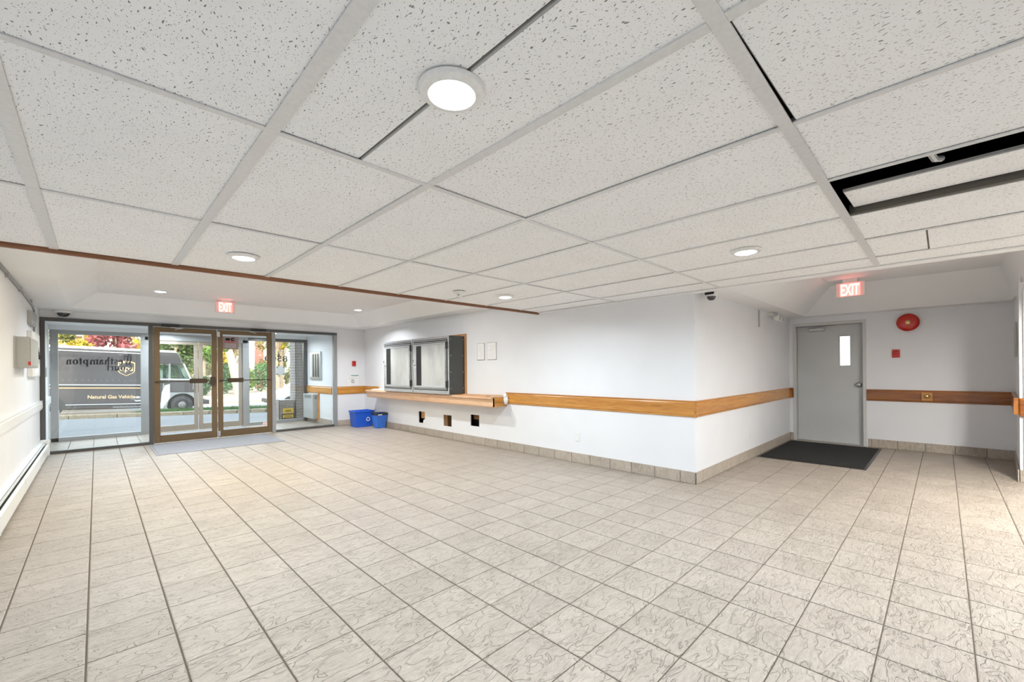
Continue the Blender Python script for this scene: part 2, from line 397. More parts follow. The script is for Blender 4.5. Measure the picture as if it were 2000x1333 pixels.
# long right wall with three cut-outs low down
holes = [(7.123, 7.35, .215, .44), (6.251, 6.502, .225, .43), (5.473, 5.703, .295, .49)]
wt = .016; zcut = sorted({0, ZR, *[h[2] for h in holes], *[h[3] for h in holes]})
m = MB(); ys = sorted({YR+.12, YE+.1, *[h[0] for h in holes], *[h[1] for h in holes]})
for a, b in zip(ys[:-1], ys[1:]):
    hh = [h for h in holes if h[0] <= a+1e-6 and h[1] >= b-1e-6]
    if hh: m.box(XW, XW+wt, a, b, 0, hh[0][2]); m.box(XW, XW+wt, a, b, hh[0][3], ZR)
    else: m.box(XW, XW+wt, a, b, 0, ZR)
m.box(XW+.16, XW+.18, YR+.12, YE+.1, 0, ZR)             # far board of the stud cavity
wr = wall('wall_right', m)
for (a, b, c, d), ins in zip(holes, ('paper', 'stud', 'box')):
    if ins == 'paper':
        box(XW+.05, XW+.14, a+.05, b-.02, .30, .60).build('insulation', 'plywood_z', wr)
        MB().sheet([(XW+.03, a+.02, .19), (XW+.03, a+.12, .19), (XW+.03, a+.10, .27), (XW+.03, a+.05, .29), (XW+.03, a+.02, .25)], (.01, 0, 0)).build('torn_paper', 'paper', wr)
        box(XW+.145, XW+.158, a-.2, b+.2, .1, .6).build('cavity_shade', 'black_void', wr)  # black sheets before the far board stand in for the cavity's shade
    elif ins == 'stud':
        box(XW+.02, XW+.15, b-.10, b+.01, .02, 2.0).build('stud', 'stud_z', wr)
        box(XW+.145, XW+.158, a-.2, b-.1, .1, .6).build('cavity_shade', 'black_void', wr)
    else:
        box(XW+.08, XW+.13, a-.05, b+.02, .40, .7).build('blocking', 'stud_z', wr)
        box(XW+.145, XW+.158, a-.2, b+.2, .1, .7).build('cavity_shade', 'black_void', wr)
m = box(XW, XB+.2, YR, YR+.12, 0, ZR)
wall('wall_return', m)
# back wall with the door recess (door 0.89..1.76)
D0, D1, DZ = .885, 1.775, 1.945
m = box(XB, XB+.25, -1.2, D0-.04, 0, ZR); m.box(XB, XB+.25, D1+.04, YR+.1, 0, ZR); m.box(XB, XB+.25, D0-.04, D1+.04, DZ+.045, ZR)
wall('wall_back', m)
# pier wall at the right, slightly out of square
m = MB().prism([(XB+.05, -.665), (7.06, -.572), (7.06, -.74), (XB+.05, -.85)], 'z', 0, ZR)
m.box(7.06, 7.2, YBACK, -.70, 0, ZR)
wp = wall('wall_pier', m)
wall('wall_rear', box(XL-.2, 7.3, YBACK-.15, YBACK, 0, ZR))
# entrance wall: strip right of the glazing and the band above it
FX1 = 3.93
m = box(FX1, XW+.02, YE, YE+.12, 0, ZR); m.box(XL-.05, FX1, YE, YE+.12, 2.128, ZR)
wall('wall_entrance', m)
# vestibule shell
m = box(XV, XV+.1, YE+.06, YV+.05, 0, ZR); m.box(XL-.05, XV+.05, YV-.05, YV+.1, 2.065, ZR)
wall('wall_vestibule', m)
struct(box(XL-.1, XV+.1, YE+.1, YV+.1, 2.15, 2.2).build('ceiling_vestibule', 'soffit_paint'))
# roof deck and the storeys above (they shade the forecourt)
m = box(XL-.4, XB+.6, YBACK-.4, YV+.12, ZR, ZR+.25); m.box(-14, 16, -14, YV-.1, ZR+.25, 13.5)
struct(m.build('roof', 'brick_grey'))
m = box(XB+.24, XB+.4, -3, 3, 0, ZR); m.box(7.2, XB+.4, YBACK-.1, -.86, 0, ZR)
struct(m.build('wall_core', 'wall_paint'))

# ------------------------------------------------------------------ main suspended ceiling
ce = sroot('ceiling', 'suspended ceiling of white acoustic boards in a white grid')
box(XL-.05, 4.66, YBACK, 4.10, 2.50, 2.54).build('plenum_deck', 'dark_plenum', ce)
m = box(4.645, 4.66, YBACK, YR, 2.062, 2.54); m.box(XL, 4.6, 4.07, 4.085, 2.062, 2.54)
m.build('plenum_side', 'dark_plenum', ce)
CX0, CA = -.191, .6139
cols = [XL] + [CX0+CA*a for a in range(8)] + [4.47]
rows = [YBACK, -2.045, -.843, .362, 1.567, 2.759, 4.02]
TW, TZ = .0115, ZC                      # half width of a tee flange
def board(x0, x1, y0, y1, z=ZC+.006, rot=0, tilt=0):
    t = .016; m = MB(); cx, cy = (x0+x1)/2, (y0+y1)/2; hx, hy = (x1-x0)/2, (y1-y0)/2
    e = .004
    m.add([(-hx+e, -hy+e, 0), (hx-e, -hy+e, 0), (hx-e, hy-e, 0), (-hx+e, hy-e, 0), (-hx, -hy, e), (hx, -hy, e), (hx, hy, e), (-hx, hy, e),
           (-hx, -hy, t), (hx, -hy, t), (hx, hy, t), (-hx, hy, t)],
          [(3, 2, 1, 0)], 0)
    m.add(m.v[:], [(0, 1, 5, 4), (1, 2, 6, 5), (2, 3, 7, 6), (3, 0, 4, 7), (4, 5, 9, 8), (5, 6, 10, 9), (6, 7, 11, 10), (7, 4, 8, 11), (8, 9, 10, 11)], 1)
    o = m.build('ceiling_board', ['ceiling_board', 'board_edge']); o.location = (cx, cy, z); o.rotation_euler = (0, tilt, rot); o.parent = ce
    return o
for ci in range(len(cols)-1):
    for ri in range(len(rows)-1):
        x0, x1, y0, y1 = cols[ci], cols[ci+1], rows[ri], rows[ri+1]
        if ci == 2 and ri in (2, 3):          # two half boards that meet over the nearest downlight
            xm = (x0+x1)/2-.005
            board(x0+.003, xm-.002, y0+.003, y1-.003, ZC+.008); board(xm+.003, x1-.003, y0+.003, y1-.003, ZC+.004)
        elif ci == 5 and ri == 2:             # dislodged board beside the black gap
            board(x0+.262, x1-.038, y0+.03, y1-.035, ZC+.028, -.012, -.035)
        elif ci == 7 and ri == 2:             # board cut in two
            board(x0+.003, x1-.003, y0+.003, .062, ZC+.004); board(x0+.003, x1-.003, .065, y1-.003)
        elif ci == 3 and ri == 2:             # board sitting a little crooked
            board(x0+.012, x1-.006, y0+.003, y1-.022, ZC+.006, -.016)
        else:
            g = .002 if ci < 8 else 0
            board(x0+g, x1-g, y0+g, y1-g, ZC+.005+random.uniform(0, .003), random.uniform(-.0012, .0012))
def tee(x0, x1, y0, y1, name='tee_bar'):
    return box(x0, x1, y0, y1, TZ-.001, TZ+.004).build(name, 'tee_white', ce)
RW = {r: (.019 if abs(r-.362) < .01 else TW) for r in rows}
for r in rows[1:-1]: tee(XL, 4.458, r-RW[r], r+RW[r])
for ci, x in enumerate(cols[1:-1]):
    for ri in range(len(rows)-1):
        if ci == 5 and ri == 2: continue
        w_ = .021 if (ri in (2, 3, 4, 5) and ci in (0, 1)) else (.017 if ci == 2 else TW)
        y0, y1 = rows[ri]+RW[rows[ri]]+.0005, rows[ri+1]-RW[rows[ri+1]]-.0005
        tee(x-w_, x+w_, y0, y1)
xg = cols[6]
box(xg-.030, xg+.002, -.83, .343, TZ+.002, TZ+.05).build('open_channel', 'plenum_steel', ce)
tee(xg+.002, xg+.012, -.83, .343)
MB().tube([(cols[5]-.01, .030, 2.082), (cols[5]+.05, .028, 2.074), (cols[5]+.12, .018, 2.074), (cols[5]+.21, .0, 2.10)], .012, 8).build('flexible_conduit', 'conduit_grey', ce)
tee(4.47-.011, 4.47+.004, YBACK, 4.02, 'wall_angle')
# plaster strip that closes the grid towards the alcove, and the dropped edge
m = box(4.474, XW+.012, YBACK, YR+.04, ZC-.004, ZC+.04); m.box(4.474, XW+.012, YR+.04, 4.08, ZC-.001, ZC+.04)
m.box(XW-.02, XW+.012, YBACK, YR, ZC+.04, ZT+.1)
struct(m.build('trim_1', 'soffit_paint'), 'white plaster border between the grid ceiling and the alcove')
# wood strip under the ceiling edge at the entrance side
m = MB().prism([(4.02, ZC+.02), (4.02, ZC-.006), (4.028, ZC-.022), (4.052, ZC-.022), (4.075, ZC-.004), (4.075, ZC+.02)], 'x', XL, 4.50)
struct(m.build('trim_2', 'ceiling_trim_wood'), 'narrow brown wooden strip along the ceiling edge')
struct(box(XL, XW, 4.055, 4.11, ZC+.018, ZR).build('trim_3', 'soffit_paint'), 'white bulkhead above the wooden strip')

# ------------------------------------------------------------------ tray ceilings
def tray(name, x0, x1, y0, y1, zb, zt, bl, br, bn, bf, d, top='stipple_plaster', dn=None):
    """flat border at zb, four sloped faces up to a flat field at zt; bl/br/bn/bf border widths (left,right,near,far)"""
    a, b, c, e = x0+bl, x1-br, y0+bn, y1-bf
    dl, dr, dnn, df = d
    A, B, C, E = a+dl, b-dr, c+dnn, e-df
    o = sroot(name, None)
    m = MB(); t = .03
    for q in ((x0, x1, y0, c), (x0, x1, e, y1), (x0, a, c, e), (b, x1, c, e)):
        if q[1]-q[0] > .001 and q[3]-q[2] > .001: m.box(q[0], q[1], q[2], q[3], zb, zb+t)
    m.build('border', 'soffit_paint', o)
    for P in ([(a, c, zb), (b, c, zb), (B, C, zt), (A, C, zt)], [(b, c, zb), (b, e, zb), (B, E, zt), (B, C, zt)],
              [(b, e, zb), (a, e, zb), (A, E, zt), (B, E, zt)], [(a, e, zb), (a, c, zb), (A, C, zt), (A, E, zt)]):
        MB().sheet(P, (0, 0, t)).build('sloped_face', 'soffit_paint', o)
    box(A, B, C, E, zt, zt+t).build('field', top, o)
    return o
tray('ceiling_entrance', XL, XW, 4.10, YE, ZE, ZT, .334, .34, .35, .51, (.30, .30, .30, .30))
tray('ceiling_alcove', XW, XB, -.72, YR, ZA, ZT, .10, .25, .10, .27, (.2, .42, .12, .42), 'soffit_paint')
m = box(XW, 7.1, YBACK, -.72, 2.0, 2.04); m.box(XW, 7.06, -.76, -.72, 2.0, ZA+.03)
struct(m.build('ceiling_corridor', 'soffit_paint'))

# ------------------------------------------------------------------ tiled skirting, wooden rails
def skirting(name, along, s0, s1, face, nrm, h=.128, step=.2984, t=.010, joint0=0):
    """row of tiles; along = 'x' or 'y', face coordinate of the wall, nrm = +-1 direction into the room"""
    o = sroot(name)
    def put(nm, a, b, c0, c1, z0, z1, mat, bev=0):
        c0, c1 = sorted((c0, c1))
        (box(c0, c1, a, b, z0, z1) if along == 'y' else box(a, b, c0, c1, z0, z1)).build(nm, mat, o, bevel=bev)
    put('grout_strip', s0, s1, face, face+nrm*t*.6, 0, h-.004, 'grout')
    k = s0 + (joint0 or step); a = s0
    while a < s1-.01:
        b = min(k, s1); put('skirting_tile', a+.003, b-.003, face, face+nrm*t, .002, h, 'base_tile', .0015); a = b; k += step
    return o
skirting('baseboard_right', 'y', YR-.010, YE, XW, -1, joint0=.175)
skirting('baseboard_return', 'x', XW-.010, XB, YR, -1, joint0=.18)
skirting('baseboard_back', 'y', -.66, D0-.06, XB, -1, joint0=.25)
skirting('baseboard_corner', 'y', D1+.045, YR-.010, XB, -1)
skirting('baseboard_entrance', 'x', FX1+.005, XW-.012, YE, -1)
skirting('baseboard_vestibule', 'y', YE+.12, YV-.05, XV, -1)
o = sroot('baseboard_pier')
MB().prism([(XB, -.662), (7.05, -.566), (7.05, -.556), (XB, -.652)], 'z', .002, .128).build('skirting_tile', 'base_tile', o)
box(7.048, 7.059, -1.0, -.572, .002, .128).build('skirting_tile', 'base_tile', o)

def railprof(z0, z1, t):
    """moulded section (depth from wall, height)"""
    h = z1-z0
    return [(0, z0), (t*.55, z0), (t*.75, z0+.006), (t*.75, z0+.016), (t, z0+.026), (t, z1-.03), (t*.8, z1-.018), (t*.8, z1-.010), (t*1.1, z1-.006), (t*1.1, z1), (0, z1)]
def rail(name, along, s0, s1, face, nrm, mat, z0=.722, z1=.898, t=.022, label=None):
    p = [(face+nrm*d, z) for d, z in railprof(z0, z1, t)]
    return struct(MB().prism(p, 'y' if along == 'y' else 'x', s0, s1).build(name, mat), label)
rail('trim_4', 'y', YR-.024, 4.80, XW, -1, 'oak_y', label='wooden wall rail from the counter to the outside corner')
rail('trim_5', 'x', XW-.024, XB-.10, YR, -1, 'oak_x', label='wooden wall rail on the return wall towards the grey door')
rail('trim_6', 'y', -.655, D0-.045, XB, -1, 'stained_oak_y', label='wooden wall rail right of the grey door')
struct(box(XB-.10, XB+.02, YR-.045, YR-.001, .728, .898).build('trim_7', 'stained_oak_x', bevel=.006), 'dark wooden rail end beside the grey door')
struct(box(XB-.028, XB, D1+.035, YR-.04, .728, .898).build('trim_8', 'stained_oak_y', bevel=.010, seg=2), 'dark wooden rail stub on the back wall')
rail('trim_9', 'x', FX1+.01, XW-.001, YE, -1, 'oak_x', label='short wooden wall rail between the glazing and the counter')
rail('trim_16', 'y', 9.002, YE-.026, XW, -1, 'oak_y', label='short wooden wall rail between the counter and the corner')
rail('trim_10', 'y', YE+.1, YV-.06, XV, -1, 'oak_y', label='wooden wall rail in the vestibule')
rail('trim_11', 'y', YBACK, YE-.03, XL, 1, 'white_trim', .70, .842, .03, label='white painted wall rail on the left wall')
rail('trim_12', 'y', YE+.06, YV-.06, XL, 1, 'white_trim', .70, .842, .03, label='white painted rail in the vestibule')
o = MB().prism([(XB-.03, -.66), (7.052, -.567), (7.045, -.53), (XB-.03, -.625)], 'z', .722, .898).build('trim_13', 'stained_oak_x'); struct(o)
struct(box(7.028, 7.058, -1.2, -.568, .70, .898).build('trim_14', 'stained_oak_y', bevel=.008))

# ------------------------------------------------------------------ inner glazing: frame, two doors
def member(o, name, x0, x1, z0, z1, y, d0, d1, mat, bev=.003):
    return box(x0, x1, y+d0, y+d1, z0, z1).build(name, mat, o, bevel=bev)
g1 = sroot('window_1', 'dark aluminium glazing screen between lobby and vestibule')
member(g1, 'head', XL+.005, FX1, 2.075, 2.128, YE, -.03, .07, 'dark_frame')
member(g1, 'jamb', XL+.005, XL+.055, 0.2, 2.075, YE, -.03, .07, 'dark_frame')
member(g1, 'sill', XL+.10, .66, 0, .045, YE, -.03, .07, 'dark_frame')
member(g1, 'post', .655, .715, 0, 2.075, YE, -.03, .07, 'dark_frame')
member(g1, 'post', 2.585, 2.655, 0, 2.075, YE, -.03, .07, 'grey_frame')
member(g1, 'jamb', FX1-.07, FX1, 0, 2.075, YE, -.03, .07, 'grey_frame')
member(g1, 'sill', 2.655, FX1-.07, 0, .045, YE, -.03, .07, 'dark_frame')
member(g1, 'pane', XL+.05, .66, .04, 2.08, YE, .015, .023, 'clear_glass', 0)
member(g1, 'pane', 2.65, FX1-.065, .04, 2.08, YE, .015, .023, 'clear_glass', 0)
def glass_door(name, label, x0, x1, y, zt, hinge, mat, plate, stile=.085, bottom=.13, closer=True, bar=True):
    o = sroot(name, label)
    a, b = x0+.005, x1-.005; zb = .012
    member(o, 'stile', a, a+stile, zb, zt, y, -.022, .022, mat); member(o, 'stile', b-stile, b, zb, zt, y, -.022, .022, mat)
    member(o, 'top_rail', a+stile, b-stile, zt-stile, zt, y, -.022, .022, mat); member(o, 'bottom_rail', a+stile, b-stile, zb, zb+bottom, y, -.022, .022, mat)
    member(o, 'pane', a+stile-.01, b-stile+.01, zb+bottom-.01, zt-stile+.01, y, -.004, .004, 'clear_glass', 0)
    if bar:
        pb = MB().tube([(a+.02, y-.06, 1.095), (b-.02, y-.06, 1.095)], .010, 10)
        for xx in (a+.03, b-.03): pb.tube([(xx, y-.02, 1.095), (xx, y-.065, 1.095)], .012, 8)
        p = pb.build('push_bar', 'dark_bronze', o, smooth=True)
        box(plate[0], plate[1], y-.078, y-.045, 1.055, 1.14).build('push_plate', 'dark_bronze', p, bevel=.006)
    if closer:
        c0 = a+.10 if hinge < 0 else b-.36
        c = box(c0, c0+.26, y-.085, y-.022, zt+.005, zt+.06).build('closer', 'black_plastic', o, bevel=.006)
        MB().tube([(c0+.13, y-.06, zt-.002), (c0+.30*(-hinge) if hinge < 0 else c0-.05, y-.11, zt-.012), (c0+.20 if hinge < 0 else c0+.08, y-.024, zt-.03)], .009, 8).build('closer_arm', 'steel', c, smooth=True)
    return o
d1 = glass_door('door_1', 'bronze framed glass door, hinged on the left', .715, 1.650, YE, 2.065, -1, 'bronze_frame', (1.22, 1.48))
d2 = glass_door('door_2', 'bronze framed glass door, hinged on the right', 1.655, 2.585, YE, 2.065, 1, 'bronze_frame', (1.81, 2.07), stile=.08)
box(1.655, 1.69, YE-.05, YE-.022, 1.93, 2.03).build('flush_bolt', 'steel', d2, bevel=.003)
box(1.655, 1.69, YE-.05, YE-.022, .03, .13).build('flush_bolt', 'steel', d2, bevel=.003)
box(1.53, 1.61, YE-.075, YE-.022, 1.02, 1.165).build('lock_box', 'dark_bronze', d1, bevel=.006)
# outer glazing
g2 = sroot('window_2', 'grey aluminium outer glazing of the vestibule')
member(g2, 'head', XL+.01, .71, 1.99, 2.065, YV, -.05, .05, 'grey_frame')
member(g2, 'head', .71, 2.54, 1.925, 2.065, YV, -.05, .05, 'grey_frame')
member(g2, 'head', 2.54, XV, 1.99, 2.065, YV, -.05, .05, 'dark_frame')
member(g2, 'jamb', XL+.02, -.50, 0, 2.0, YV, -.05, .05, 'grey_frame')
member(g2, 'post', .645, .80, 0, 2.0, YV, -.05, .05, 'grey_frame')
member(g2, 'post', 2.43, 2.56, 0, 2.0, YV, -.05, .05, 'grey_frame')
member(g2, 'jamb', XV-.09, XV, 0, 2.0, YV, -.05, .05, 'dark_frame')
member(g2, 'sill', XL+.02, .65, 0, .07, YV, -.05, .05, 'grey_frame')
member(g2, 'sill', 2.56, XV-.05, 0, .07, YV, -.05, .05, 'grey_frame')
pl = member(g2, 'pane', -.51, .65, .06, 2.0, YV, -.004, .004, 'clear_glass', 0)
pr = member(g2, 'pane', 2.55, XV-.08, .06, 2.0, YV, -.004, .004, 'clear_glass', 0)
d3 = glass_door('door_3', 'outer glass door on the left', .80, 1.595, YV, 1.925, -1, 'outer_frame', (1.2, 1.4), stile=.07, bottom=.12, closer=False, bar=False)
d4 = glass_door('door_4', 'outer glass door on the right', 1.60, 2.43, YV, 1.925, 1, 'outer_frame', (1.8, 2.0), stile=.07, bottom=.12, closer=False, bar=False)
m = MB().tube([(1.50, YV-.02, 1.2), (1.50, YV-.07, 1.2), (1.50, YV-.07, .9), (1.50, YV-.02, .9)], .011, 8); m.build('pull_handle', 'steel', d3, smooth=True)

# serif lettering for the glass, drawn stroke by stroke (x-height = 1)
def _arc(cx, cy, rx, ry, a0, a1, tv, th, n=14):
    out = []
    for k in range(n):
        qa, qb = math.radians(a0+(a1-a0)*k/n), math.radians(a0+(a1-a0)*(k+1)/n)
        P = lambda q, ix, iy: (cx+(rx-ix)*math.cos(q), cy+(ry-iy)*math.sin(q))
        out.append([P(qa, 0, 0), P(qb, 0, 0), P(qb, tv, th), P(qa, tv, th)])
    return out
def _b(x0, x1, y0, y1): return [[(x0, y0), (x1, y0), (x1, y1), (x0, y1)]]
def _d(x0, y0, x1, y1, w): return [[(x0-w/2, y0), (x0+w/2, y0), (x1+w/2, y1), (x1-w/2, y1)]]
def glyph(c):
    T, t = .33, .13
    if c in 'hnm':
        top = 1.5 if c == 'h' else 1.0
        g = _b(.14, .14+T, 0, top)+_b(0, .16, top-t, top)+_b(0, .5, 0, t)
        g += _arc(.58, .55, .40, .45, 0, 150, T, t*1.6)+_b(.98-T, .98, 0, .55)+_b(.64, 1.1, 0, t)
        if c == 'm': g += _arc(1.20, .55, .40, .45, 0, 150, T, t*1.6)+_b(1.60-T, 1.60, 0, .55)+_b(1.26, 1.74, 0, t); return g, 1.78
        return g, 1.14
    if c == 'u': return _b(0, .36, 1-t, 1)+_b(.14, .14+T, .4, 1)+_arc(.52, .42, .38, .44, 180, 340, T, t*1.6)+_b(.76, .76+T, 0, 1)+_b(.62, .9, 1-t, 1)+_b(.8, 1.14, 0, t), 1.16
    if c == 't': return _b(.18, .18+T, .2, 1.3)+_b(0, .66, 1-t*1.2, 1)+_arc(.44, .24, .26, .26, 180, 320, T, t*1.4), .72
    if c == 'e': return _arc(.5, .5, .48, .52, 5, 325, T, t*1.2)+_b(.2, .92, .5, .5+t), 1.02
    if c == 'o': return _arc(.54, .5, .53, .52, 0, 360, T+.03, t, 22), 1.12
    if c == 'p': return _b(.14, .14+T, -.45, 1)+_b(0, .16, 1-t, 1)+_b(0, .52, -.45, -.45+t)+_arc(.58, .5, .5, .52, -150, 150, T, t*1.3, 18), 1.14
    if c == 'r': return _b(.14, .14+T, 0, 1)+_b(0, .16, 1-t, 1)+_b(0, .52, 0, t)+_arc(.60, .62, .30, .40, 40, 160, .2, t*2), .86
    if c == 's': return _arc(.38, .74, .33, .28, 30, 265, .2, t*1.2)+_arc(.38, .28, .35, .30, -150, 95, .22, t*1.2)+_b(.58, .66, .68, .95)+_b(.03, .11, .05, .34), .80
    if c == 'a': return _arc(.42, .66, .34, .36, 0, 165, T, t*1.4)+_b(.53, .53+T, .12, .68)+_arc(.36, .3, .34, .32, 60, 330, T, t*1.2)+_b(.66, .92, 0, t*1.2), .94
    if c == 'W': return _d(.55, 0, .26, 1.42, .30)+_d(.55, 0, .92, 1.42, .13)+_d(1.22, 0, .88, 1.42, .30)+_d(1.22, 0, 1.62, 1.42, .13)+_b(0, .55, 1.33, 1.42)+_b(.66, 1.1, 1.33, 1.42)+_b(1.4, 1.85, 1.33, 1.42), 1.80
    if c == 'C': return _arc(.72, .70, .70, .74, 38, 322, .30, t*1.2, 22)+_b(1.22, 1.32, .95, 1.42), 1.38
    if c == '8': return _arc(.5, 1.05, .40, .40, 0, 360, .22, t*1.3, 18)+_arc(.5, .38, .46, .42, 0, 360, .27, t*1.3, 18), 1.06
    if c == '5': return _b(.14, .30, .72, 1.42)+_b(.16, .86, 1.22, 1.42)+_arc(.44, .44, .44, .46, -150, 130, .27, t*1.4, 18), 1.02
    if c == '0': return _arc(.52, .72, .48, .74, 0, 360, .27, t*1.2, 22), 1.10
    return [], .5
def serif(name, body, x0, z0, xh, width, y, parent, mat='ink'):
    """reads from outside: it runs towards -x"""
    tot = sum(glyph(c)[1] for c in body); k = width/tot; m = MB(); x = x0
    for c in body:
        g, adv = glyph(c)
        for q in g: m.sheet([(x-px*k, y, z0+pz*xh) for px, pz in q], (0, .0015, 0))
        x -= adv*k
    return m.build(name, mat, parent)
YG = YV+.0045
serif('lettering', 'the', .517, 1.562, .052, .135, YG, pl)
serif('lettering', 'Westhampton', .520, 1.425, .094, .93, YG, pl)
serif('lettering', 'Court', .515, 1.306, .088, .375, YG, pl)
serif('house_number', '8500', 3.412, 1.512, .092, .53, YG, pr)
o = box(3.14, 3.335, YV-.012, YV-.0045, 1.175, 1.388).build('glass_plate', 'heater_grey', pr, bevel=.002)
for xx in (3.15, 3.295):
    for zz in (1.183, 1.355): box(xx, xx+.03, YV-.016, YV-.0125, zz, zz+.022).build('clip', 'black_plastic', o)

# notices and stickers stuck on the glass
t = thing('warning_sheet', 'mauve warning sheet with camera symbol taped inside the right glass door', 'sign', (1.86, YE-.012, 1.715))
box(1.738, 2.0, YE-.010, YE-.0055, 1.70, 1.948).build('sheet', 'mauve_sheet', t)
m = MB().sheet([(1.775, YE-.011, 1.895), (1.80, YE-.011, 1.915), (1.85, YE-.011, 1.915), (1.86, YE-.011, 1.90), (1.86, YE-.011, 1.88), (1.85, YE-.011, 1.868), (1.80, YE-.011, 1.868)], (0, -.001, 0))
m.lathe([(.033, 0), (.033, -.001)], (1.905, YE-.011, 1.892), 'y', 20); m.build('camera_symbol', 'ink', t)
MB().lathe([(.013, 0), (.013, -.001)], (1.912, YE-.0125, 1.892), 'y', 16).build('lens_mark', 'mauve_sheet', t)
text('lettering', 'WARNING', 'red_plastic', t, (1.965, YE-.011, 1.832), (-1, 0, 0), (0, 0, 1), .045, .001, .19, .001)
m = MB()
for k in range(4): m.box(1.775, 1.96, YE-.0115, YE-.0105, 1.735+.022*k, 1.741+.022*k)
m.build('small_print', 'grey_ink', t)
t = thing('notice_sticker', 'small white sticker low on the right glass door', 'sticker', (2.455, YE-.008, .115))
box(2.42, 2.492, YE-.008, YE-.0052, .145, .232).build('sheet', 'paper', t)
m = MB()
for k in range(4): m.box(2.428, 2.484, YE-.009, YE-.0082, .155+.02*k, .162+.02*k)
m.build('print', 'red_plastic', t)
for nm, lab, x0, x1, z0, z1, bord in (('security_sticker', 'plain yellow sticker on the vestibule side light, upper of two', 3.285, 3.525, .222, .345, 0), ('security_sticker', 'yellow sticker with a black border on the vestibule side light, lower of two', 3.26, 3.545, .085, .205, 1)):
    t = thing(nm, lab, 'sticker', (3.4, YV-.008, z0), 'stickers on the side light')
    if bord: box(x0, x1, YV-.007, YV-.0045, z0, z1).build('border', 'ink', t); box(x0+.02, x1-.02, YV-.009, YV-.0072, z0+.02, z1-.02).build('sheet', 'yellow_sticker', t)
    else: box(x0, x1, YV-.007, YV-.0045, z0, z1).build('sheet', 'yellow_sticker', t)
    m = MB()
    for k in range(2): m.box(x0+.05, x1-.05, YV-.0105, YV-.0092, z0+.035+.034*k, z0+.048+.034*k)
    m.build('print', 'dark_bronze', t)

# ------------------------------------------------------------------ grey steel door at the back
dr = sroot('door_5', 'grey painted steel door with a narrow lite', (XB+.12, 1.33, 0))
XD = XB+.10
box(XD, XD+.045, D0+.003, D1-.003, .012, DZ-.003).build('leaf', 'door_paint', dr, bevel=.002)
m = box(XB-.004, XB+.16, D1, D1+.045, 0, DZ+.05); m.box(XB-.004, XB+.16, D0-.045, D0, 0, DZ+.05); m.box(XB-.004, XB+.16, D0, D1, DZ, DZ+.05)
m.box(XD+.046, XB+.16, D0-.01, D0+.02, 0, DZ); m.box(XD+.046, XB+.16, D1-.02, D1+.01, 0, DZ)
m.build('door_frame', 'frame_paint', dr, bevel=.002)
lite = box(XD-.003, XD-.0005, 1.052, 1.181, 1.275, 1.748).build('lite', 'door_lite_glow', dr)
m = box(XD-.008, XD-.001, 1.040, 1.052, 1.263, 1.760); m.box(XD-.008, XD-.001, 1.181, 1.193, 1.263, 1.760); m.box(XD-.008, XD-.001, 1.052, 1.181, 1.263, 1.275); m.box(XD-.008, XD-.001, 1.052, 1.181, 1.748, 1.760)
m.build('lite_frame', 'door_paint', dr)
k = MB().lathe([(.034, 0), (.034, -.006), (.016, -.012), (.014, -.035), (.030, -.045), (.036, -.060), (.028, -.074), (.008, -.079)], (XD, .945, .965), 'x', 20).build('knob', 'knob_steel', dr, smooth=True)
c = box(XD-.055, XD-.001, 1.385, 1.60, 1.852, 1.905).build('closer', 'steel', dr, bevel=.006)
MB().tube([(XD-.04, 1.50, 1.91), (XD-.06, 1.32, 1.925), (XD-.02, 1.22, 1.935)], .009, 8).build('closer_arm', 'steel', c, smooth=True)
box(XD-.02, XB+.16, D0, D1, 0, .011).build('threshold', 'steel', dr)
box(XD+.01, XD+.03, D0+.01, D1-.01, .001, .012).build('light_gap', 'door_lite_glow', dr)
box(XD-.004, XD-.0005, D0+.02, D0+.05, .45, .70).build('edge_plate', 'frame_paint', dr)

# ------------------------------------------------------------------ counter and mailboxes on the long wall
CT = .84
t = thing('wall_counter', 'long pale wooden counter shelf running under the mailboxes', 'counter', (4.43, 6.9, .68))
box(4.285, XW, 4.815, 8.985, CT-.02, CT).build('top', 'pine_y', t, bevel=.002)
p = [(4.305, .682), (4.315, .674), (4.33, .674), (4.33, CT-.02), (4.262, CT-.02), (4.255, CT-.028), (4.27, CT-.040), (4.285, CT-.062), (4.297, CT-.085), (4.297, .70)]
MB().prism(p, 'y', 4.80, 9.0).build('front_board', 'pine_y', t)
box(4.30, XW, 4.80, 4.825, .68, CT-.02).build('end_board', 'oak_x', t, bevel=.002)
box(4.30, XW, 8.975, 9.0, .68, CT-.02).build('end_board', 'pine_y', t, bevel=.002)
box(4.33, XW, 4.825, 8.975, .685, .70).build('bottom_board', 'pine_y', t)
struct(box(XW-.014, XW, 5.79, 8.25, .845, 1.885).build('trim_15', 'plywood_z'), 'plywood backing behind the mailboxes')
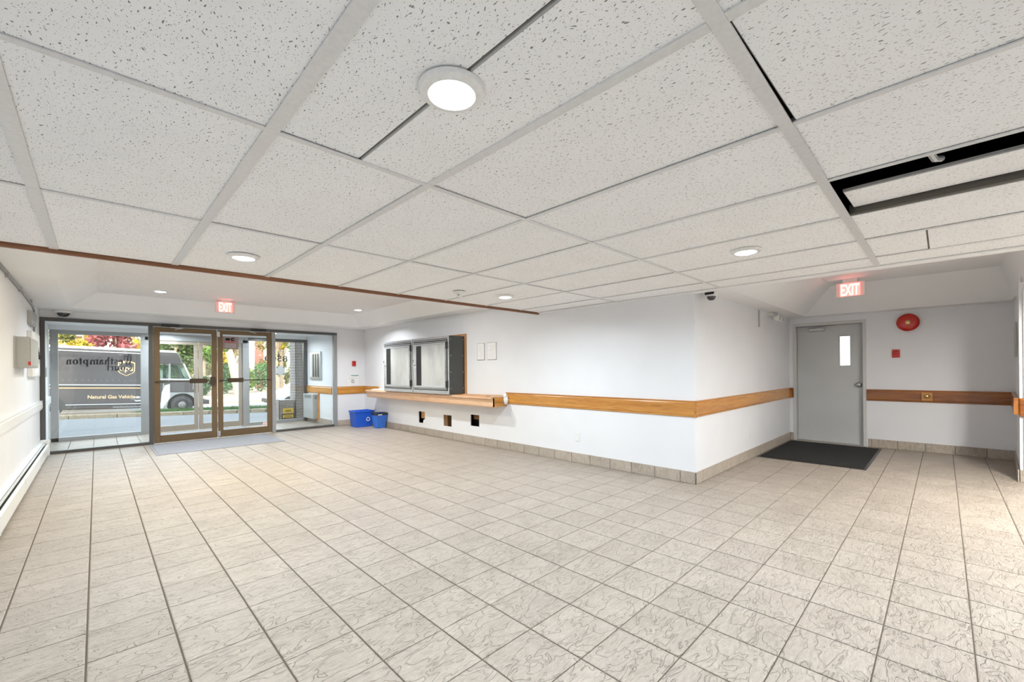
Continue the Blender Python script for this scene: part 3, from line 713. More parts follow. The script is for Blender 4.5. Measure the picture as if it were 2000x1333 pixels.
def mailbox(lab, y0, y1, z0=.842, z1=1.842):
    xf = 4.235
    t = thing('mailbox_cabinet', lab, 'mailbox', (4.4, (y0+y1)/2, z0), 'wall mailbox cabinets')
    box(xf+.012, XW-.016, y0+.004, y1-.004, z0, z1).build('body', 'mailbox_dark', t, bevel=.004)
    # outer frame
    fr = MB(); w = .055
    fr.box(xf, xf+.013, y0, y0+w*.55, z0, z1); fr.box(xf, xf+.013, y1-w*.55, y1, z0, z1); fr.box(xf, xf+.013, y0+w*.55, y1-w*.55, z0, z0+w*1.1); fr.box(xf, xf+.013, y0+w*.55, y1-w*.55, z1-w*1.2, z1)
    fr.build('front_frame', 'mailbox_alu', t, bevel=.002)
    # door: a raised frame round a frosted pane
    a, b, c, d = y0+.05, y1-.045, z0+.075, z1-.085; q = .075
    dm = MB(); dm.box(xf-.016, xf-.001, a, a+q*.7, c, d); dm.box(xf-.016, xf-.001, b-q*1.25, b, c, d); dm.box(xf-.016, xf-.001, a+q*.7, b-q*1.25, c, c+q*.8); dm.box(xf-.016, xf-.001, a+q*.7, b-q*1.25, d-q*.8, d)
    dd = dm.build('door', 'mailbox_alu', t, bevel=.003)
    st = (b-q*1.25)
    box(xf-.007, xf-.003, st-.17, st, c+q*.8, d-q*.8).build('dark_panel', 'black_void', dd)
    box(xf-.009, xf-.004, a+q*.7, st-.165, c+q*.8, d-q*.8).build('pane', 'frosted_glass', dd)
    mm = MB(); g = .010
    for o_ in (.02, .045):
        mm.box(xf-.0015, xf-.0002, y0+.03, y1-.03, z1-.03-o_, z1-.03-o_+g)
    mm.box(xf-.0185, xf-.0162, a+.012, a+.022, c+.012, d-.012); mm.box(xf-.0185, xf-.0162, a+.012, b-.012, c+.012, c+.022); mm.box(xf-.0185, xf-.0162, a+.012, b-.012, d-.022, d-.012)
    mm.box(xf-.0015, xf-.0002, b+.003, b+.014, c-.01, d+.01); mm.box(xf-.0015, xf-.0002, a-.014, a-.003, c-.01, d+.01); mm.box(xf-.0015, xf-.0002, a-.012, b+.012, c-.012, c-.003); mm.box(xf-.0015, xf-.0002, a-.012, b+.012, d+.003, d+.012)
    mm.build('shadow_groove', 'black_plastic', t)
    for zz in (c+.04, d-.14): box(xf-.026, xf+.004, a-.022, a+.012, zz, zz+.12).build('hinge', 'black_plastic', dd, bevel=.004)
    MB().lathe([(.016, 0), (.016, -.014), (.008, -.018)], (xf-.016, b-q*.6, (c+d)/2+.02), 'x', 16).build('lock', 'steel', dd)
    MB().lathe([(.014, 0), (.014, -.01)], (xf-.001, y1-.018, (c+d)/2+.10), 'x', 16).build('latch', 'black_plastic', t)
    for zz in (z0+.10, z0+.38, z0+.66, z1-.06):
        for xx in (xf+.05, XW-.05): MB().lathe([(.007, 0), (.007, -.004)], (xx, y0+.0038, zz), 'y', 10).build('rivet', 'steel', t)
    return t
mailbox('mailbox cabinet nearer the entrance, its pane beside a black strip', 6.985, 8.09)
mailbox('mailbox cabinet nearer the wall notices, showing its dark side panel', 5.835, 6.965)
# loose boards and paper lying on the counter
t = thing('loose_board', 'thin unpainted board lying on the counter right of the mailboxes', 'board', (4.45, 5.3, CT))
MB().prism([(4.56, 4.86), (4.36, 5.62), (4.42, 5.66), (4.585, 4.98)], 'z', CT+.002, CT+.016).build('plank', 'pine_y', t)
box(4.30, 4.40, 4.95, 5.74, CT, CT+.006).build('strip', 'oak_y', t)
t = thing('paper_bundle', 'white crumpled paper at the right end of the counter', 'paper', (4.56, 4.80, .74))
m = MB().lathe([(.008, -.075), (.032, -.05), (.04, -.01), (.03, .03), (.036, .06), (.012, .085)], (4.545, 4.775, .79), 'z', 9)
for i, v in enumerate(m.v): m.v[i] = (v[0]+random.uniform(-.008, .008), v[1]+random.uniform(-.008, .008), v[2]+random.uniform(-.01, .01))
m.build('sheet', 'paper', t)
t = thing('mail_stack', 'pale papers lying on the counter left of the mailboxes', 'paper', (4.45, 8.6, CT))
for k, (a, b) in enumerate(((8.30, 8.92), (8.36, 8.80), (8.42, 8.86))): box(4.36+.01*k, 4.56, a, b, CT+.001+.006*k, CT+.006+.006*k).build('sheet', 'paper', t)
# notices on the wall
for lab, y0, y1 in (('framed notice on the white wall, nearer the mailboxes', 5.31, 5.50), ('framed notice on the white wall, farther from the mailboxes', 5.02, 5.245)):
    t = thing('wall_notice', lab, 'notice', (XW, (y0+y1)/2, 1.41), 'notices on the long wall')
    box(XW-.008, XW-.0005, y0, y1, 1.415, 1.70).build('holder', 'steel', t, bevel=.002)
    box(XW-.0105, XW-.0085, y0+.010, y1-.010, 1.425, 1.692).build('sheet', 'paper', t)
    m = MB()
    for k in range(9): m.box(XW-.0115, XW-.0107, y0+.03, y1-.03-random.uniform(0, .05), 1.45+.024*k, 1.454+.024*k)
    m.build('print', 'grey_ink', t)
# outlets
def outlet(lab, c, axis):
    t = thing('wall_outlet', lab, 'outlet', c, 'white wall outlets')
    x, y, z = c
    if axis == 'x':
        box(x-.006, x, y-.036, y+.036, z-.058, z+.058).build('plate', 'white_plastic', t, bevel=.002)
        for zz in (-.022, .022): box(x-.0085, x-.0062, y-.017, y+.017, z+zz-.015, z+zz+.015).build('socket', 'white_trim', t, bevel=.001)
    else:
        box(x-.036, x+.036, y-.006, y, z-.058, z+.058).build('plate', 'white_plastic', t, bevel=.002)
        for zz in (-.022, .022): box(x-.017, x+.017, y-.0085, y-.0062, z+zz-.015, z+zz+.015).build('socket', 'white_trim', t, bevel=.001)
outlet('white outlet plate low on the long wall near the outside corner', (XW-.0005, 3.43, .344), 'x')
outlet('white outlet plate low on the return wall beside the black mat', (6.46, YR-.0005, .342), 'y')

# ------------------------------------------------------------------ things on the back wall
t = thing('fire_bell', 'round red fire alarm bell on the back wall', 'alarm bell', (XB, .36, 1.90))
R = .128
MB().lathe([(R*.55, -.001), (R*.6, -.03), (R*.5, -.035)], (XB, .36, 1.90), 'x', 28).build('back_box', 'red_paint', t, smooth=True)
MB().lathe([(R, -.030), (R*1.01, -.036), (R*.97, -.046), (R*.86, -.060), (R*.62, -.072), (R*.3, -.078), (R*.08, -.079)], (XB, .36, 1.90), 'x', 40).build('gong', 'red_paint', t, smooth=True)
MB().lathe([(.028, -.0785), (.028, -.083), (.012, -.090), (.011, -.098), (.003, -.099)], (XB, .36, 1.90), 'x', 18).build('centre_cap', 'brass', t, smooth=True)
def pull_station(lab, c, axis):
    t = thing('fire_pull_station', lab, 'fire alarm', c, 'red fire pull stations'); x, y, z = c
    def B(a0, a1, d0, d1, z0, z1): return box(x-d1, x-d0, y+a0, y+a1, z+z0, z+z1) if axis == 'x' else box(x+a0, x+a1, y-d1, y-d0, z+z0, z+z1)
    B(-.043, .043, .0005, .03, -.06, .06).build('body', 'red_plastic', t, bevel=.004)
    B(-.034, .034, .0305, .042, -.010, .010).build('pull_bar', 'red_paint', t, bevel=.003)
    B(-.030, .030, .0305, .034, .022, .046).build('label_plate', 'red_paint', t)
    B(-.012, .012, .0345, .036, .028, .040).build('mark', 'ink', t)
    B(-.030, .030, .0305, .034, -.048, -.024).build('lower_plate', 'red_paint', t)
pull_station('red fire pull station under the bell on the back wall', (XB, .495, 1.444), 'x')
pull_station('red fire pull station on the wall beside the entrance glazing', (4.33, YE, 1.432), 'y')
t = thing('door_stop', 'square wooden block with a brass knob on the wall rail', 'door stop', (XB-.028, .165, .81))
box(XB-.052, XB-.0255, .105, .225, .748, .872).build('block', 'oak_y', t, bevel=.004)
MB().lathe([(.032, 0), (.032, -.004), (.022, -.014), (.024, -.028), (.012, -.036)], (XB-.052, .165, .815), 'x', 20).build('bumper', 'brass', t, smooth=True)
# signs beside the entrance
t = thing('access_sign', 'white sheet with a round symbol on the wall above the rail by the entrance', 'sign', (4.30, YE, .93))
box(4.16, 4.44, YE-.004, YE-.0005, .925, 1.128).build('sheet', 'paper', t)
m = MB()
for q in _arc(4.30, 1.012, .042, .042, 0, 360, .007, .007, 22): m.sheet([(a, YE-.0045, b) for a, b in q], (0, -.001, 0))
m.box(4.29, 4.30, YE-.0055, YE-.0045, .995, 1.03); m.box(4.29, 4.318, YE-.0055, YE-.0045, .992, 1.0); m.box(4.312, 4.32, YE-.0055, YE-.0045, .98, 1.0); m.lathe([(.007, 0), (.007, -.001)], (4.295, YE-.0045, 1.04), 'y', 12)
m.build('symbol', 'ink', t)
m = MB(); m.box(4.19, 4.41, YE-.0055, YE-.0045, 1.085, 1.093); m.box(4.19, 4.36, YE-.0055, YE-.0045, 1.07, 1.076); m.build('print', 'grey_ink', t)
t = tag(box(4.265, 4.44, YE-.006, YE-.0005, 1.138, 1.160).build('name_strip', 'green_ink'), 'thin green strip sign above the round symbol sheet', 'sign')

# ------------------------------------------------------------------ bins
def prism_shell(name, mat, parent, c, b, tp, h, wall, rim=True, rot=0):
    """tapered rectangular tub: b, tp = half sizes at bottom and top"""
    m = MB(); x, y = c
    def ring(hx, hy, z): return [(x+(sx*hx)*math.cos(rot)-(sy*hy)*math.sin(rot), y+(sx*hx)*math.sin(rot)+(sy*hy)*math.cos(rot), z) for sx, sy in ((-1, -1), (1, -1), (1, 1), (-1, 1))]
    rs = [ring(b[0], b[1], .001), ring(tp[0], tp[1], h-.03)]
    if rim: rs += [ring(tp[0]+.012, tp[1]+.012, h-.03), ring(tp[0]+.012, tp[1]+.012, h)]
    else: rs += [ring(tp[0], tp[1], h)]
    rs += [ring(tp[0]-wall, tp[1]-wall, h), ring(b[0]-wall, b[1]-wall, .012)]
    v = [p for r in rs for p in r]; f = [(3, 2, 1, 0)]
    for k in range(len(rs)-1):
        for i in range(4): f.append((k*4+i, k*4+(i+1) % 4, (k+1)*4+(i+1) % 4, (k+1)*4+i))
    f.append(tuple(range((len(rs)-1)*4, len(rs)*4)))
    m.add(v, f); return m.build(name, mat, parent, bevel=.004)
t = thing('recycling_bin', 'wide blue plastic recycling box with a white recycling mark', 'bin', (4.27, 9.22, 0))
prism_shell('tub', 'blue_bin_plastic', t, (4.28, 9.235), (.185, .135), (.215, .165), .365, .01)
# three chasing arrows on the side that faces the room
m = MB()
for k in range(3):
    a = k*2*PI/3+.3
    for q in _arc(0, 0, .045, .045, math.degrees(a), math.degrees(a)+78, .014, .014, 6): m.sheet([(4.36+p, 9.235-.135-.020-.004, .17+r) for p, r in q], (0, -.002, 0))
    e = a+math.radians(78); cx_, cz_ = .038*math.cos(e), .038*math.sin(e); tx, tz = -math.sin(e), math.cos(e); nx, nz = math.cos(e), math.sin(e)
    m.sheet([(4.36+cx_+nx*.016, 9.076, .17+cz_+nz*.016), (4.36+cx_-nx*.016, 9.076, .17+cz_-nz*.016), (4.36+cx_+tx*.024, 9.076, .17+cz_+tz*.024)], (0, -.002, 0))
m.build('recycling_mark', 'paper', t)
t = thing('waste_bin', 'smaller blue waste can with a dark liner in front of the recycling box', 'bin', (4.455, 8.70, 0))
prism_shell('can', 'blue_can_plastic', t, (4.445, 8.71), (.095, .095), (.125, .125), .325, .008, False)
m = MB(); 
for k in range(4):
    pass
hx = .131; x, y = 4.445, 8.71
m.box(x-hx, x+hx, y-hx, y-hx+.012, .285, .335); m.box(x-hx, x+hx, y+hx-.012, y+hx, .285, .335); m.box(x-hx, x-hx+.012, y-hx, y+hx, .285, .335); m.box(x+hx-.012, x+hx, y-hx, y+hx, .285, .335)
m.build('liner', 'black_plastic', t, bevel=.004)
box(x-.10, x+.0, y-hx-.002, y-hx-.0005, .29, .305).build('hand_slot', 'paper', t)

# ------------------------------------------------------------------ mats
def mat(name, lab, x0, x1, y0, y1, m_, edge, rot=0):
    t = thing(name, lab, 'mat', ((x0+x1)/2, (y0+y1)/2, 0))
    box(x0, x1, y0, y1, .0006, .006).build('edging', edge, t, bevel=.003)
    box(x0+.03, x1-.03, y0+.03, y1-.03, .003, .010).build('pile', m_, t, bevel=.003)
mat('door_mat', 'grey floor mat in front of the glass entrance doors', .64, 2.43, 8.33, 9.58, 'grey_mat', 'grey_mat')
mat('door_mat', 'grey floor mat inside the vestibule', .75, 2.42, 9.95, 11.25, 'grey_mat', 'grey_mat')
mat('door_mat', 'black floor mat at the grey steel door', 6.61, 8.47, .655, 1.845, 'black_mat', 'black_plastic')

# ------------------------------------------------------------------ ceiling fixtures
def downlight(lab, x, y, z, lens='lamp_lens', power=1.0, spread=168):
    t = thing('downlight', lab, 'ceiling light', (x, y, z), 'round recessed ceiling lights')
    MB().lathe([(.066, -.014), (.068, -.0185), (.090, -.012), (.095, -.004), (.095, 0.0), (.066, 0.0)], (x, y, z), 'z', 40).build('trim_ring', 'white_plastic', t, smooth=True)
    MB().lathe([(.064, -.012), (.063, -.0185), (.050, -.0235), (.03, -.0270), (.01, -.028)], (x, y, z), 'z', 24).build('lens', lens, t, smooth=True)
    ld = bpy.data.lights.new('downlight_beam', 'AREA'); ld.shape = 'DISK'; ld.size = .12; ld.energy = LAMP*power; ld.color = LENS[lens]; ld.spread = math.radians(spread)
    lo = bpy.data.objects.new('downlight_beam', ld); COL.objects.link(lo); lo.parent = t; lo.location = (0, 0, -.0295)
downlight('large round downlight over the gap between two ceiling boards, nearest of all', .735, .985, ZC+.003)
downlight('round downlight just in front of the brown ceiling strip, above the glass doors', .735, 3.40, ZC+.003)
downlight('round downlight toward the alcove and the red exit sign', 3.19, .945, ZC+.003)
downlight('round downlight next to the smoke detector', 3.19, 3.345, ZC+.003)
downlight('round downlight in the entrance tray ceiling, nearer the left wall', .69, 8.15, ZT, 'lamp_lens_warm', 1.15, 145)
downlight('round downlight in the entrance tray ceiling, nearer the mailboxes', 3.70, 8.10, ZT, 'lamp_lens_warm', 1.25, 142)
downlight('yellowish round downlight of the entrance tray, above the brown ceiling strip, left wall side', 1.2, 5.85, ZT, 'lamp_lens_yellow', 1.8, 168)
downlight('added round downlight of the entrance tray, hidden above the brown ceiling strip on the mailbox side', 2.75, 5.85, ZT, 'lamp_lens_warm', 1.5, 170)  # added lamp, out of sight, to brighten the entrance end
downlight('added unseen round downlight in the vestibule ceiling', 1.1, 10.75, 2.15, 'lamp_lens', 1.8)  # added lamp, none visible here, lifts the vestibule brightness
downlight('added unseen round downlight in the vestibule ceiling toward the entry phone', 2.9, 10.75, 2.15, 'lamp_lens', .9)  # second added vestibule lamp, likewise unseen
downlight('warm round downlight of the low corridor ceiling, nearer the lift', 5.95, -.92, 2.0, 'lamp_lens_soft', 1.2, 178)
downlight('warm round downlight of the low corridor ceiling, nearer the lobby', 5.0, -1.05, 2.0, 'lamp_lens_soft', 2.7, 178)
downlight('added unseen round downlight of the grid behind the viewpoint', .735, -1.45, ZC+.003)  # added lamp, carries the grid on out of view to light the lobby
downlight('added unseen round downlight of the grid beside the viewpoint', 3.19, -1.45, ZC+.003)  # its added partner, also out of view
t = thing('smoke_detector', 'white smoke detector on the grid ceiling', 'smoke detector', (2.65, 3.46, ZC))
MB().lathe([(.062, 0), (.062, -.010), (.052, -.014)], (2.65, 3.46, ZC-.001), 'z', 28).build('base', 'white_plastic', t, smooth=True)
MB().lathe([(.048, -.013), (.046, -.028), (.030, -.045), (.026, -.056), (.006, -.058)], (2.65, 3.46, ZC-.001), 'z', 28).build('sensor_head', 'white_plastic', t, smooth=True)
MB().lathe([(.007, -.0285), (.007, -.0335)], (2.62, 3.43, ZC-.010), 'z', 10).build('indicator', 'black_plastic', t)

def exit_sign(lab, c, axis, w, h, stem):
    """c = centre of the top edge; axis = wall normal the face looks along"""
    t = thing('exit_sign', lab, 'exit sign', c, 'red exit signs'); x, y, z = c; d = .018
    def B(a0, a1, e0, e1, z0, z1): return box(x+e0, x+e1, y+a0, y+a1, z+z0, z+z1) if axis == 'x' else box(x+a0, x+a1, y+e0, y+e1, z+z0, z+z1)
    B(-w/2, w/2, -d, d, -h, 0).build('housing', 'exit_panel', t, bevel=.004)
    B(-w*.26, w*.26, -.03, .03, 0, stem).build('canopy', 'white_plastic', t, bevel=.003)
    m = MB()
    for q in ((-w/2, w/2, -d-.003, d+.003, -h-.004, -h+.004), (-w/2-.004, -w/2+.004, -d-.003, d+.003, -h, 0), (w/2-.004, w/2+.004, -d-.003, d+.003, -h, 0)):
        if axis == 'x': m.box(x+q[2], x+q[3], y+q[0], y+q[1], z+q[4], z+q[5])
        else: m.box(x+q[0], x+q[1], y+q[2], y+q[3], z+q[4], z+q[5])
    m.build('rim', 'white_plastic', t)
    B(-w*.36, w*.36, -d-.002, -d-.0003, -h*.95, -h*.06).build('red_field', 'exit_glow', t)
    if axis == 'x': text('lettering', 'EXIT', 'exit_letters', t, (x-d-.003, y+w*.33, z-h*.90), (0, -1, 0), (0, 0, 1), h*1.12, .004, w*.66)
    else: text('lettering', 'EXIT', 'exit_letters', t, (x-w*.33, y-d-.003, z-h*.90), (1, 0, 0), (0, 0, 1), h*1.12, .004, w*.66)
exit_sign('glowing red exit sign over the glass entrance doors', (1.57, 8.55, 2.452), 'y', .27, .185, .025)
exit_sign('glowing red exit sign hanging in front of the grey steel door', (7.50, .90, 2.425), 'x', .305, .195, .05)
def dome_camera(lab, c, wallmount):
    t = thing('dome_camera', lab, 'camera', c, 'dome cameras'); x, y, z = c
    MB().lathe([(.062, 0), (.064, -.012), (.060, -.040), (.048, -.045)], c, 'z', 28).build('housing', 'white_plastic', t, smooth=True)
    MB().lathe([(.046, -.044), (.044, -.060), (.034, -.078), (.018, -.088), (.004, -.090)], c, 'z', 24).build('dome', 'smoked_dome', t, smooth=True)
    if wallmount: box(x-.07, x-.055, y-.05, y+.045, z-.03, z+.012).build('bracket', 'black_plastic', t, bevel=.003)
    return t
dome_camera('white dome camera with a dark dome at the outside corner by the alcove', (4.80, 1.77, ZA-.012), True)
t = thing('dome_camera', 'small white dome camera over the left end of the glass screen', 'camera', (-.36, YE-.07, 2.20), 'dome cameras')
MB().lathe([(.105, 0), (.108, -.02), (.10, -.04)], (-.36, YE-.115, 2.238), 'z', 28).build('housing', 'white_plastic', t, smooth=True)
MB().lathe([(.075, -.041), (.07, -.062), (.045, -.088), (.01, -.098)], (-.36, YE-.115, 2.238), 'z', 24).build('dome', 'smoked_dome', t, smooth=True)
t = thing('emergency_light', 'twin-head emergency light high on the return wall', 'emergency light', (7.40, YR-.06, 2.03))
box(7.28, 7.56, YR-.07, YR-.001, 2.04, 2.085).build('mounting_box', 'white_plastic', t, bevel=.004)
for xx, dx in ((7.32, -.05), (7.50, .02)):
    h = MB().lathe([(.018, .05), (.042, .025), (.052, -.02), (.050, -.03)], (xx+dx*.2, YR-.13, 2.00), 'y', 20).build('lamp_head', 'white_plastic', t, smooth=True)
    MB().lathe([(.044, -.030), (.03, -.036), (.004, -.038)], (xx+dx*.2, YR-.13, 2.00), 'y', 20).build('lens', 'chrome', h, smooth=True)
    MB().tube([(xx, YR-.05, 2.05), (xx, YR-.10, 2.03), (xx, YR-.12, 2.01)], .009, 8).build('arm', 'white_plastic', h)
t = tag(box(6.83, 6.87, YR-.016, YR-.0005, 1.84, 2.085).build('wall_strip', 'heater_grey', bevel=.004), 'short grey strip high on the return wall', 'cable cover')  # narrow upright grey strip below the alcove ceiling

# ------------------------------------------------------------------ left wall: heater, panels, cable
t = thing('baseboard_heater', 'long white baseboard heater along the left wall', 'heater', (XL+.05, 3.5, 0))
hx0, hx1 = XL+.001, XL+.095
joints = [YBACK+.01, -1.4, .2, 1.8, 3.4, 5.0, 6.6, 8.2, 9.55]
for a, b in zip(joints[:-1], joints[1:]):
    s = MB().prism([(hx0, .04), (hx0, .228), (hx0+.008, .228), (hx0+.008, .04)], 'y', a, b).build('back_plate', 'heater_white', t)
    MB().prism([(hx1-.012, .03), (hx1, .035), (hx1, .165), (hx1-.016, .185), (hx1-.022, .18), (hx1-.010, .160)], 'y', a+.002, b-.002).build('front_panel', 'heater_white', t)
    MB().prism([(hx0+.008, .222), (hx0+.045, .212), (hx0+.046, .207), (hx0+.008, .216)], 'y', a+.002, b-.002).build('top_hood', 'heater_white', t)
    MB().prism([(hx0+.050, .208), (hx0+.066, .198), (hx0+.064, .194), (hx0+.049, .203)], 'y', a+.004, b-.004).build('damper', 'heater_grey', t)
    box(hx0+.010, hx1-.018, a+.002, b-.002, .05, .15).build('fin_pack', 'plenum_steel', t)
for j in joints[1:-1]: box(hx1-.002, hx1+.003, j-.012, j+.012, .03, .17).build('joint_cover', 'heater_white', t)
box(hx0, hx1+.006, 9.55, 9.68, 0, .24).build('end_cap', 'heater_white', t, bevel=.006)
t = thing('control_cabinet', 'grey metal cabinet on the left wall, its edge toward the lobby', 'cabinet', (XL+.06, 7.3, 1.32))
box(XL+.0005, XL+.112, 6.87, 7.75, 1.322, 1.652).build('body', 'grey_enamel', t, bevel=.004)
box(XL+.0005, XL+.012, 6.835, 6.868, 1.318, 1.656).build('flange', 'grey_enamel', t)
box(XL+.113, XL+.118, 6.885, 7.735, 1.335, 1.64).build('door', 'grey_enamel', t, bevel=.002)
box(XL+.100, XL+.119, 6.868, 6.8695, 1.345, 1.385).build('red_label', 'red_plastic', t)
t = thing('alarm_panel', 'white alarm panel with a key lock behind the grey cabinet', 'panel', (XL+.03, 8.5, 1.2))
box(XL+.0005, XL+.05, 8.05, 8.98, 1.215, 1.80).build('body', 'white_plastic', t, bevel=.004)
box(XL+.0505, XL+.056, 8.25, 8.85, 1.40, 1.62).build('window', 'heater_grey', t)
m = MB().lathe([(.022, .05), (.022, .064)], (XL, 8.6, 1.56), 'x', 14); m.tube([(XL+.06, 8.6, 1.55), (XL+.068, 8.58, 1.45)], .012, 6); m.build('key_lock', 'ink', t)
box(XL+.0505, XL+.053, 8.3, 8.8, 1.25, 1.36).build('label_strip', 'paper', t)
t = thing('junction_box', 'grey louvred box under the cable near the ceiling, left wall', 'electrical box', (XL+.03, 8.4, 1.88))
box(XL+.0005, XL+.045, 8.12, 8.62, 1.885, 2.06).build('body', 'grey_enamel', t, bevel=.004)
for k in range(5): box(XL+.0455, XL+.049, 8.16, 8.58, 1.905+.028*k, 1.918+.028*k).build('louvre', 'heater_grey', t)
cb = MB().tube([(XL+.012, 5.3, 2.228), (XL+.012, 6.0, 2.226), (XL+.012, 7.05, 2.212), (XL+.012, 7.7, 2.205), (XL+.012, 8.25, 2.190), (XL+.012, 8.62, 2.175), (XL+.014, 8.76, 2.14), (XL+.014, 8.78, 2.05), (XL+.014, 8.76, 1.90), (XL+.014, 8.7, 1.80)], .011, 8)
t = thing('wall_cable', 'grey cable clipped along the top of the left wall', 'cable', (XL+.012, 7.0, 2.2))
cb.build('cable', 'grey_frame', t, smooth=True)
for yy in (6.3, 7.3, 8.4): box(XL+.0005, XL+.026, yy-.012, yy+.012, 2.18, 2.232).build('clip', 'steel', t)
t = tag(box(XL+.0005, XL+.02, 10.55, 10.75, 1.20, 1.36).build('switch_plate', 'grey_enamel', bevel=.003), 'grey plate on the left vestibule wall', 'switch')

# ------------------------------------------------------------------ vestibule: heater, directory panel
t = thing('wall_heater', 'grey wall heater under the rail in the vestibule', 'heater', (XV-.06, 11.0, .1))
box(XV-.125, XV-.0005, 10.70, 11.36, .10, .70).build('casing', 'heater_grey', t, bevel=.006)
for k in range(6): box(XV-.1275, XV-.1255, 10.80, 11.27, .60+.014*k, .606+.014*k).build('grille_slot', 'dark_frame', t)
for k in range(5): box(XV-.09+.0, XV-.03, 10.6985, 10.6998, .58+.018*k, .588+.018*k).build('side_slot', 'dark_frame', t)
t = thing('entry_directory', 'steel entry phone directory on the vestibule wall', 'intercom', (XV-.03, 10.8, 1.06))
box(XV-.045, XV-.0005, 10.43, 11.13, 1.06, 1.735).build('case', 'steel', t, bevel=.006)
for k in range(3): box(XV-.049, XV-.0455, 10.52+.155*k, 10.60+.155*k, 1.12, 1.68).build('name_column', 'black_plastic', t)
box(XV-.048, XV-.0455, 10.98, 11.08, 1.12, 1.66).build('phone_panel', 'heater_white', t)
for k in range(4): MB().lathe([(.012, -.048), (.012, -.052)], (XV, 11.03, 1.25+.06*k), 'x', 10).build('button', 'steel', t)
t = tag(box(XV-.035, XV-.0005, 10.60, 10.63, .06, .72).build('pipe_cover', 'oak_y', bevel=.003), 'thin wooden batten beside the vestibule heater', 'batten')

# ------------------------------------------------------------------ pier at the right edge: position indicator, lift jamb
t = thing('floor_indicator', 'black lift floor indicator at the top of the right pier', 'indicator', (7.05, -.65, 2.1))
box(7.035, 7.0595, -.90, -.585, 2.14, 2.36).build('plate', 'steel', t, bevel=.002)
box(7.028, 7.0345, -.80, -.60, 2.20, 2.33).build('display', 'black_plastic', t)
struct(box(7.03, 7.0595, -1.9, -.60, 0.132, 2.06).build('door_6', 'white_trim', bevel=.003), 'white lift door casing at the right edge')
t = thing('steel_plate', 'narrow grey plate on the side of the right pier', 'plate', (7.85, -.6, 1.35)); (MB().sheet([(8.15, -.633, 1.35), (7.55, -.597, 1.35), (7.55, -.597, 1.75), (8.15, -.633, 1.75)], (0, .012, 0)).build('face', 'grey_enamel', t))

# ------------------------------------------------------------------ outside: ground
ZG = -.10
struct(box(-14, 16, YV+.06, 19.2, -.3, ZG).build('forecourt', 'asphalt'))
struct(box(XL-.1, XV+.2, YV+.05, YV+.40, -.15, -.012).build('doorstep', 'concrete', bevel=.01))
struct(box(-30, 40, 19.1, 27.5, -.9, -.46).build('road', 'road_asphalt'))
struct(box(-40, 60, 27.5, 90, -.9, -.36).build('path', 'pavement'))
# kerb stones on a line that runs askew to the facade
kr = sroot('kerb', 'pale concrete kerb stones along the forecourt')
ka, kb = Vector((-3.4, 19.55, 0)), Vector((8.6, 13.75, 0)); kd = (kb-ka).normalized(); kn = Vector((-kd.y, kd.x, 0)); L_ = (kb-ka).length; st = .92
k = 0; a = 0
while a < L_:
    l = st*(.75+.5*random.random()) if a < 5.2 else .34*(.8+.5*random.random()); g = .012 if a < 5.2 else .05
    p, q = ka+kd*a, ka+kd*min(a+l, L_)
    MB().sheet([(p.x, p.y, ZG-.1), (q.x, q.y, ZG-.1), ((q+kn*.22).x, (q+kn*.22).y, ZG-.1), ((p+kn*.22).x, (p+kn*.22).y, ZG-.1)], (0, 0, .215+random.uniform(-.006, .006))).build('kerb_stone', 'concrete', kr, bevel=.015)
    a += l+g
q0, q1 = ka+kn*.22, kb+kn*.22
vv = [q0, q1, q1+kn*1.9, q0+kn*1.9]
m = MB().sheet([(p.x, p.y, ZG-.14) for p in vv], (0, 0, .17)); struct(m.build('verge', 'soil'))
gm = MB()
for _ in range(9000):
    s_, d_ = random.uniform(4.4, 9.0), random.uniform(.0, 1.6); p = q0+kd*s_+kn*d_; h = random.uniform(.05, .12); an = random.uniform(0, PI); w_ = .012
    c, s2 = math.cos(an)*w_, math.sin(an)*w_; lx, ly = random.uniform(-.04, .04), random.uniform(-.04, .04)
    z = ZG+.03
    gm.add([(p.x-c, p.y-s2, z), (p.x+c, p.y+s2, z), (p.x+lx, p.y+ly, z+h)], [(0, 1, 2)])
o = gm.build('grass', 'leaf_shrub', recalc=False); tag(o, 'green grass strip behind the kerb stones', 'grass'); o['kind'] = 'stuff'

# ------------------------------------------------------------------ outside: delivery van
van = thing('delivery_van', 'dark brown step van with tan lettering parked outside the glass entrance', 'van', (0, 23, -.42))
def VP(o_): return o_
VY = 23.0; ZV = -.42
def vb(name, mat_, x0, x1, y0, y1, z0, z1, parent=None, bev=.01): return box(x0, x1, VY+y0, VY+y1, ZV+z0, ZV+z1).build(name, mat_, parent or van, bevel=bev)
def vprof(name, mat_, prof, y0, y1, parent=None, bev=0): return MB().prism([(x, ZV+z) for x, z in prof], 'y', VY+y0, VY+y1).build(name, mat_, parent or van, bevel=bev)
vprof('cargo_body', 'van_brown', [(-4.1, .28), (1.30, .28), (1.30, 2.62), (-4.1, 2.62)], 0, 2.1, bev=.04)
vprof('cab_roof', 'van_brown', [(1.30, 2.12), (2.62, 2.12), (2.46, 2.56), (2.36, 2.62), (1.30, 2.62)], .02, 2.08, bev=.03)
vprof('roof_cap', 'van_roof', [(-4.12, 2.60), (2.40, 2.60), (2.30, 2.70), (-4.05, 2.70)], -.01, 2.11, bev=.02)
vprof('cab_floor', 'van_grey', [(1.30, .30), (2.0, .30), (2.0, .48), (1.30, .48)], .03, 2.07)
vprof('bonnet', 'van_brown', [(2.18, .92), (2.12, 1.48), (2.92, 1.48), (3.20, 1.38), (3.30, .90)], .02, 2.08, bev=.03)
vprof('cab_rear_wall', 'cab_dark', [(1.28, .4), (1.34, .4), (1.34, 2.6), (1.28, 2.6)], .05, 2.05)
